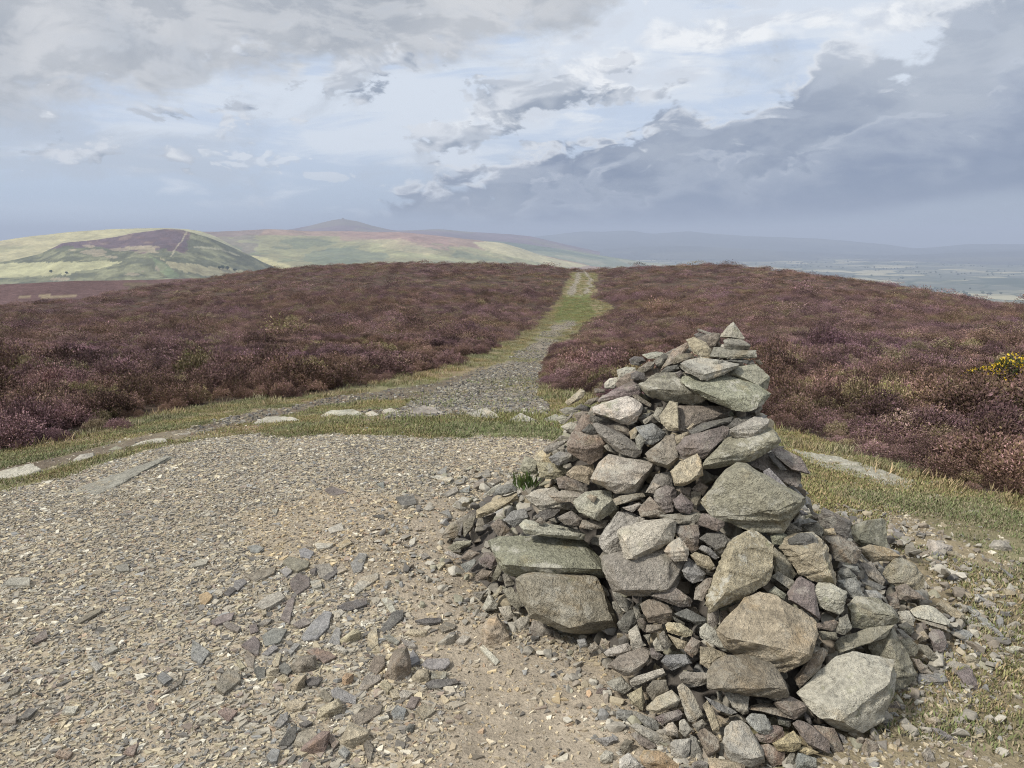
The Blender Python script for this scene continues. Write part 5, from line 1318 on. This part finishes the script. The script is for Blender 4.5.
hill('far_ridge', 'long hazy blue ridge along the far side of the valley', [(330,244),(430,240),(520,238),(560,234),(585,231),(600,232),(620,230.5),(636,231),(650,234),(690,231),(705,233),(747,236),(819,238.5),(860,242),(883,244),(915,248.5),(935,247),(968,244),(1019,244.3),(1060,243),(1200,246),(1400,252)], 13000, 3800, 1400, -262, 1.15, 60, 1500, c_far, MHF, 4, 71)
hill('low_ridge', 'low blue ridge in front of the far side of the valley', [(540,254),(600,249),(640,246.5),(690,246),(740,248.5),(800,252),(850,254.5),(900,255.5),(950,253),(1010,251.5),(1100,251),(1300,256)], 9800, 2200, 900, -262, 1.1, 40, 1100, c_far, MHF, 4, 75)
# valley floor
va = np.linspace(-1.25, 1.25, 90); vr = np.exp(np.linspace(math.log(500), math.log(15200), 60)); A_, B_ = np.meshgrid(va, vr)
vx = (B_ * np.sin(A_)).ravel(); vy = (B_ * np.cos(A_)).ravel(); vz = -251 + 10 * fbm(vx / 900, vy / 900, 81); nc = len(va)
i, j = np.meshgrid(np.arange(len(vr) - 1), np.arange(nc - 1), indexing='ij'); a = (i * nc + j).ravel()
me = mesh_from('valley', np.stack([vx, vy, vz], 1), np.stack([a, a + nc, a + nc + 1, a + 1], 1)[:, ::-1], smooth_sh=True)
tag(link('valley', me, mat_valley()), 'wide valley of small fields and hedges far below on the right', kind='structure')
# hedgerow trees and woods of the valley: far too many to count
q = np.random.default_rng(91); n = 3600; r = np.exp(q.uniform(math.log(2300), math.log(9500), n)); a_ = q.uniform(.0, .72, n); hx = r * np.sin(a_); hy = r * np.cos(a_)
keep = (fbm(hx / 260, hy / 260, 95, 4) > .07) ; hx, hy = hx[keep], hy[keep]; n = len(hx); hz = -251 + 10 * fbm(hx / 900, hy / 900, 81)
oc = np.array([(1,0,0),(0,1,0),(-1,0,0),(0,-1,0),(.6,.6,.7),(-.6,.6,.7),(-.6,-.6,.7),(.6,-.6,.7),(0,0,1.2),(0,0,-.5)]); of = np.array([(0,1,4),(1,2,5),(2,3,6),(3,0,7),(0,4,7),(1,5,4),(2,6,5),(3,7,6),(4,5,8),(5,6,8),(6,7,8),(7,4,8),(1,0,9),(2,1,9),(3,2,9),(0,3,9)])
sz = q.uniform(2.5, 7, n)[:, None, None] * q.uniform(.8, 1.25, (n, len(oc), 1)); vt = oc[None] * sz * np.array([1.4, 1.4, 1]) + np.stack([hx, hy, hz + 4], 1)[:, None]
ft_ = (of[None] + (np.arange(n) * len(oc))[:, None, None]).reshape(-1, 3); me = mesh_from('hedgerow_trees', vt.reshape(-1, 3), ft_); add_col(me, 'Col', np.repeat(np.array([(.05,.075,.035)]) * q.uniform(.7, 1.3, (n, 1)), len(oc), 0))
tag(link('hedgerow_trees', me, M_LEAF), 'hedgerow trees and small woods dotted over the far valley', kind='stuff')
# a few trees standing on the slopes of the knoll, and the tower stub on the mountain top
bv = BVHTree.FromPolygons([Vector(v) for v in kV], [tuple(p.vertices) for p in kme.polygons])
def tree_at(px, py, hgt, wid, label, seed):
    loc, nor, idx, dist = bv.ray_cast(Vector(EYE), Vector(ray(px, py)).normalized())
    if loc is None: return
    t = empty('tree', loc); tag(t, label, 'tree', 'trees on the far slope'); q = np.random.default_rng(seed)
    bm = bmesh.new(); bmesh.ops.create_cone(bm, cap_ends=True, segments=7, radius1=hgt * .05, radius2=hgt * .02, depth=hgt * .7)
    bmesh.ops.translate(bm, verts=bm.verts, vec=(0, 0, hgt * .33)); me = bpy.data.meshes.new('trunk'); bm.to_mesh(me); bm.free(); add_col(me, 'Col', np.tile((.09,.07,.05), (len(me.vertices), 1))); link('trunk', me, M_LEAF, t)
    n = 420; v = q.normal(size=(n, 3)); v /= np.linalg.norm(v, axis=1)[:, None]; lump = 1 + .25 * np.sin(v[:, 0] * 5 + seed) * np.cos(v[:, 1] * 4 + seed)
    p = v * np.array([wid / 2, wid / 2, hgt * .36]) * (q.uniform(.55, 1, n) * lump)[:, None] + np.array([0, 0, hgt * .62]); d = q.normal(size=(n, 3)); d /= np.linalg.norm(d, axis=1)[:, None]
    s = np.cross(d, v); s /= np.linalg.norm(s, axis=1)[:, None]; c = np.array([(.045,.07,.03)]) * q.uniform(.7, 1.4, (n, 1))
    link('crown', blade_mesh('crown', [blades(p - d * .7, p + d * .7, np.full(n, .5), s, c, c)], M_LEAF), parent=t)
for i, (px, py, h_, w_, lb) in enumerate([(223,270,11,9,'tallest dark tree of the clump at the foot of the knoll'),(227.5,270,9,9,'broad dark tree on the right of the clump below the knoll'),(219.5,269.5,8,7,'small dark tree on the left of the clump below the knoll'),(235,271.5,7,9,'low bushy tree right of the clump below the knoll'),
        (51,272.5,5,5,'lone round tree in the pale yellow field'),(66.5,273.5,4,5,'small tree on the lower hedge of the pale yellow field')]): tree_at(px, py, h_, w_, lb, 40 + i)
# tower stub
k = np.argmax(mV[:, 2]); w = ray(343, 219); hl = math.hypot(w[0], w[1]); tp = np.array([w[0] / hl * 6500, w[1] / hl * 6500, 0]); tp[2] = mV[np.argmin(np.hypot(mV[:, 0] - tp[0], mV[:, 1] - tp[1])), 2]
bm = bmesh.new()
for (w0, w1, z0, z1) in ((17, 13, -3, 5), (10, 8, 5, 10)):
    r_ = bmesh.ops.create_cone(bm, cap_ends=True, segments=4, radius1=w0, radius2=w1, depth=z1 - z0); bmesh.ops.translate(bm, verts=r_['verts'], vec=(0, 0, (z0 + z1) / 2))
me = bpy.data.meshes.new('ruined_tower'); bm.to_mesh(me); bm.free(); add_col(me, 'Col', np.tile((.2,.18,.17), (len(me.vertices), 1)))
o = link('ruined_tower', me, M_RUB); o.location = tp; tag(o, 'squat ruined stone tower on top of the far mountain', 'tower')

# ------------------------------------------------------------------ air
HZ_DENS = 1.65e-4
hb = np.array([(x_, y_, z_) for z_ in (-275, 152) for y_ in (-1800, 16500) for x_ in (-15500, 15500)], float)
me = mesh_from('haze', hb, np.array([(0,2,3,1),(4,5,7,6),(0,1,5,4),(2,6,7,3),(0,4,6,2),(1,3,7,5)]))
hm = bpy.data.materials.new('haze'); hm.use_nodes = True; t = NT(hm.node_tree); hm.node_tree.nodes.remove(hm.node_tree.nodes['Principled BSDF'])
pv = t.add('ShaderNodeVolumePrincipled'); pv.inputs['Color'].default_value = (.575, .655, .82, 1); pv.inputs['Density'].default_value = HZ_DENS; pv.inputs['Anisotropy'].default_value = 0.0
hm.node_tree.links.new(pv.outputs[0], hm.node_tree.nodes['Material Output'].inputs['Volume'])
tag(link('haze', me, hm), 'thin pale blue rain haze over the far country', kind='stuff')

# ------------------------------------------------------------------ sky
SUN_EL, SUN_AZ = R(48), R(-118)          # azimuth from +Y towards +X: high on the left, a little behind the camera
world = bpy.data.worlds.new('World'); scene.world = world; world.use_nodes = True; t = NT(world.node_tree)
for n_ in list(world.node_tree.nodes): world.node_tree.nodes.remove(n_)
bg = t.add('ShaderNodeBackground'); wo = t.add('ShaderNodeOutputWorld'); world.node_tree.links.new(bg.outputs[0], wo.inputs[0]); bg.inputs[1].default_value = 0.1
sky = t.add('ShaderNodeTexSky', sky_type='NISHITA'); sky.sun_disc = False; sky.sun_elevation = SUN_EL; sky.sun_rotation = SUN_AZ; sky.air_density = 1.4; sky.dust_density = 2.0
t.dim = '2D'
dv = t.add('ShaderNodeTexCoord').outputs['Generated']; sp = t.add('ShaderNodeSeparateXYZ'); t.put(sp.inputs[0], dv)
az = t.math('MULTIPLY', t.math('ARCTAN2', sp.outputs[0], sp.outputs[1]), 57.2958); el = t.math('MULTIPLY', t.math('ARCSINE', sp.outputs[2]), 57.2958)
def cxyz(a, b, c=0.0):
    n_ = t.add('ShaderNodeCombineXYZ'); t.put(n_.inputs[0], a); t.put(n_.inputs[1], b); t.put(n_.inputs[2], c); return n_.outputs[0]
pa = cxyz(t.math('MULTIPLY', az, 1.0), t.math('MULTIPLY', el, 2.1))
def blob(a0, e0, ra, re, slope=0.0):
    """soft elliptical region of the sky, 1 in the middle to 0 outside"""
    da = t.math('DIVIDE', t.math('SUBTRACT', az, a0), ra); e_ = t.math('SUBTRACT', t.math('SUBTRACT', el, e0), t.math('MULTIPLY', t.math('SUBTRACT', az, a0), slope)); de = t.math('DIVIDE', e_, re)
    return t.math('EXPONENT', t.math('MULTIPLY', t.math('ADD', t.math('MULTIPLY', da, da), t.math('MULTIPLY', de, de)), -1.0))
def sumb(*bs):
    s = bs[0]
    for b_ in bs[1:]: s = t.math('ADD', s, b_)
    return s
def S(r, g, b):                       # picture colour (0-255) to light
    f = lambda c: (c / 255 / 12.92) if c / 255 < .04045 else ((c / 255 + .055) / 1.055) ** 2.4
    return (f(r) * 10 / EXPO, f(g) * 10 / EXPO, f(b) * 10 / EXPO)
EXPO = 2 ** .55
def curve(pts, lo=-45., hi=45., vmin=-2., vmax=22.):
    n_ = t.add('ShaderNodeFloatCurve'); cv = n_.mapping.curves[0]
    for i, (x_, y_) in enumerate(pts):
        X_, Y_ = (x_ - lo) / (hi - lo), (y_ - vmin) / (vmax - vmin)
        if i < 2: cv.points[i].location = (X_, Y_)
        else: cv.points.new(X_, Y_)
    n_.mapping.update(); t.put(n_.inputs['Value'], t.ramp(az, lo, hi, 0, 1, False))
    return t.math('ADD', t.math('MULTIPLY', n_.outputs[0], vmax - vmin), vmin)
def billow(off, sc, det=2, rgh=.5):
    n_ = t.add('ShaderNodeTexVoronoi', feature='F1', voronoi_dimensions='2D'); t.put(n_.inputs['Vector'], t.vmath('ADD', warp, off)); n_.inputs['Scale'].default_value = sc
    n_.inputs['Detail'].default_value = det; n_.inputs['Roughness'].default_value = rgh
    return n_.outputs['Distance']
wn = t.noise(pa, .11, 2, .55, out='Color'); warp = t.vmath('ADD', pa, t.scale(t.vmath('SUBTRACT', wn, (.5, .5, .5)), 9.0))
mul = lambda x_, k_: t.math('MULTIPLY', x_, k_)
add = lambda x_, y_: t.math('ADD', x_, y_)
sub_ = lambda x_, y_: t.math('SUBTRACT', x_, y_)
nA = t.noise(pa, .07, 6, .6, .3); nB = t.noise(t.vmath('ADD', pa, (70., 20., 0.)), .15, 7, .62, .3); nB2 = t.noise(t.vmath('ADD', pa, (69.3, 21.4, 0.)), .15, 4, .62, .3); lit = t.ramp(sub_(nB, nB2), -.10, .10)
nC = t.noise(t.vmath('ADD', pa, (10., 90., 0.)), .42, 5, .65, .25); nL = t.noise(t.vmath('MULTIPLY', pa, (.55, 1.6, 1.)), .16, 6, .6, .4)
bil = billow((3., 5., 0.), .16); bil2 = billow((2.4, 6.6, 0.), .16); blit = t.ramp(sub_(bil2, bil), -.18, .22)
rough = add(mul(sub_(.5, bil), 1.0), mul(sub_(nC, .5), .9))            # about -0.6 to 0.6, cauliflower edged
bil3 = billow((13., 2., 0.), .42); bil4 = billow((12.5, 2.9, 0.), .42); plit = t.ramp(sub_(bil4, bil3), -.22, .25)
rough3 = add(mul(sub_(.45, bil3), 1.1), mul(sub_(nC, .5), .9))
# clear, rain-washed sky between the clouds
c = t.mix(t.ramp(az, -36, 30), S(190, 207, 229), S(168, 184, 206)); c = t.mix(t.ramp(el, 1, 8), c, S(200, 214, 236))
c = t.mix(0.06, c, sky.outputs[0])
# thin bright veil and white cloud high in the middle and right
veil = t.ramp(add(nL, mul(sumb(blob(-10, 8.5, 14, 3), blob(12, 15, 18, 5), blob(30, 13, 10, 6)), .30)), .50, .74); c = t.mix(mul(veil, .85), c, S(222, 230, 241))
wv = add(add(mul(rough, .55), mul(sub_(nL, .5), .9)), sumb(mul(blob(14, 13.5, 13, 3.4, .10), .62), mul(blob(31, 16, 7, 3, .4), .6), mul(blob(-14, 11.3, 7, .9, -.03), .55), mul(blob(3, 9.5, 6, 2.6), .42), mul(blob(-2, 7.6, 6, 1.6), .35)))
c = t.mix(t.ramp(wv, .18, .62), c, t.mix(lit, S(214, 221, 232), S(243, 246, 250)))
# upper left: a broad grey sheet with a ragged lower edge
eL = curve([(-45, 5.0), (-33, 6.0), (-26, 7.6), (-18, 9.8), (-10, 10.8), (-2, 12.0), (4, 13.6), (9, 16.5), (45, 22)])
fL = add(sub_(el, eL), add(mul(sub_(nB, .5), 7.0), mul(rough, 2.2))); dL = t.ramp(fL, -1.2, 1.8)
c = t.mix(mul(dL, .93), c, t.mix(add(mul(lit, .55), mul(t.ramp(nA, .36, .64), .45)), S(172, 178, 187), S(212, 214, 218)))
# faint grey murk low on the left
c = t.mix(mul(t.ramp(add(nB, mul(blob(-33, 6, 12, 2.6), .3)), .52, .78), .55), c, S(188, 197, 210))
# broken lumps in the middle, dark bases and pale crowns
mv = add(add(add(mul(rough, .5), mul(rough3, .4)), mul(sub_(nB, .5), 1.4)), sumb(mul(blob(-7, 10.3, 11, 1.25), .62), mul(blob(-5, 7.2, 4.5, 1.2), .62), mul(blob(1.5, 6.0, 6, 1.8), .50), mul(blob(5, 9.6, 8, 1.0, .05), .52), mul(blob(8, 12.3, 4, .8), .45), mul(blob(-26, 7.6, 6, 1.0), .5), mul(blob(-31, 5.4, 6, .9), .48), mul(blob(-19, 8.4, 5, .9), .42), mul(blob(-12, 12.2, 6, .9), .4)))
dm = t.ramp(mv, .14, .36); c = t.mix(mul(dm, .9), c, t.mix(add(mul(lit, .5), mul(blit, .5)), S(148, 160, 178), S(222, 227, 235)))
# row of small white cumulus low on the left
pv_ = add(mul(rough3, .8), sumb(mul(blob(-18.5, 5.0, 4.2, .95, -.06), .70), mul(blob(-14.2, 4.3, 2.2, .5), .55)))
dp = t.ramp(pv_, .20, .36); c = t.mix(mul(dp, .5), c, t.mix(add(mul(plit, .6), mul(t.ramp(el, 3.2, 5.6), .4)), S(176, 187, 203), S(240, 243, 247)))
# rain bank across the right: ragged lit top, dark flat base
eT = curve([(-45, -2), (-14, 1.0), (-6, 4.8), (0, 5.8), (4, 7.9), (8, 8.0), (12, 10.0), (16, 9.2), (19, 10.0), (22, 12.8), (26, 12.2), (30, 15.2), (45, 19)])
fT = add(sub_(eT, el), add(add(mul(rough, 2.0), mul(rough3, 1.3)), mul(sub_(nB, .5), 3.2))); dT = t.ramp(fT, -.35, .75)
rim = mul(t.ramp(fT, 1.7, .2), t.ramp(add(nB, mul(blit, .3)), .55, .75))
inner = t.mix(add(mul(t.ramp(sub_(nA, .5), -.16, .16), .35), add(mul(lit, .15), mul(t.ramp(el, 3.5, 12), .5))), S(126, 141, 166), S(190, 198, 210)); inner = t.mix(mul(t.ramp(add(mul(rough, .9), mul(blit, .4)), .12, .62), .38), inner, S(190, 199, 214))
inner = t.mix(mul(rim, .8), inner, S(236, 240, 246))
eT2 = curve([(-45, -2), (-8, -1), (0, 2.2), (4, 5.0), (9, 4.9), (13, 6.6), (17, 5.6), (21, 6.6), (25, 8.6), (29, 8.2), (33, 10.6), (45, 12)])
fT2 = add(sub_(eT2, el), add(add(mul(rough, 1.8), mul(rough3, 1.2)), mul(sub_(nB2, .5), 4.0))); d2 = t.ramp(fT2, -.2, .9); rim2 = mul(t.ramp(fT2, 1.2, .1), t.ramp(blit, .45, .9))
in2 = t.mix(t.ramp(fT2, .2, 4.0), S(172, 182, 199), S(136, 150, 175)); in2 = t.mix(mul(rim2, .55), in2, S(222, 228, 237)); inner = t.mix(mul(d2, .75), inner, in2)
c = t.mix(mul(dT, .96), c, inner)
# rain under the bank, paler towards the skyline
eB = curve([(-45, 2.0), (-10, 1.6), (4, .6), (14, .6), (26, 1.7), (34, 2.4), (45, 2.4)])
c = t.mix(mul(t.ramp(add(sub_(eB, el), mul(sub_(nB, .5), 1.6)), -.9, .7), .92), c, t.mix(t.ramp(az, -32, 10), S(198, 212, 230), t.mix(t.ramp(az, 8, 34), S(150, 166, 190), S(170, 183, 200))))
# overhead, out of the picture: brighter overcast
EXPO = 1.0
c = t.mix(t.ramp(el, 18, 42), c, S(216, 220, 227))
c = t.mix(t.ramp(el, -1, -6), c, S(120, 120, 115))
t.put(bg.inputs[0], c)

sl = bpy.data.lights.new('sun', 'SUN'); sl.energy = 2.9; sl.angle = R(6); sl.color = (1, .95, .87); so = bpy.data.objects.new('sun', sl); COL.objects.link(so)
dirv = Vector((math.sin(SUN_AZ) * math.cos(SUN_EL), math.cos(SUN_AZ) * math.cos(SUN_EL), math.sin(SUN_EL))); so.rotation_euler = dirv.to_track_quat('Z', 'Y').to_euler()

vs = scene.view_settings; vs.view_transform = 'Standard'; vs.look = 'None'; vs.exposure = 0.55; vs.gamma = 1.0; vs.use_curve_mapping = False
scene.cycles.max_bounces = 5; scene.cycles.diffuse_bounces = 3; scene.cycles.volume_bounces = 0; scene.cycles.use_denoising = True; scene.cycles.denoising_prefilter = 'NONE'; scene.cycles.denoising_input_passes = 'RGB_ALBEDO_NORMAL'
scene.cycles.filter_width = 1.05
scene.render.film_transparent = False
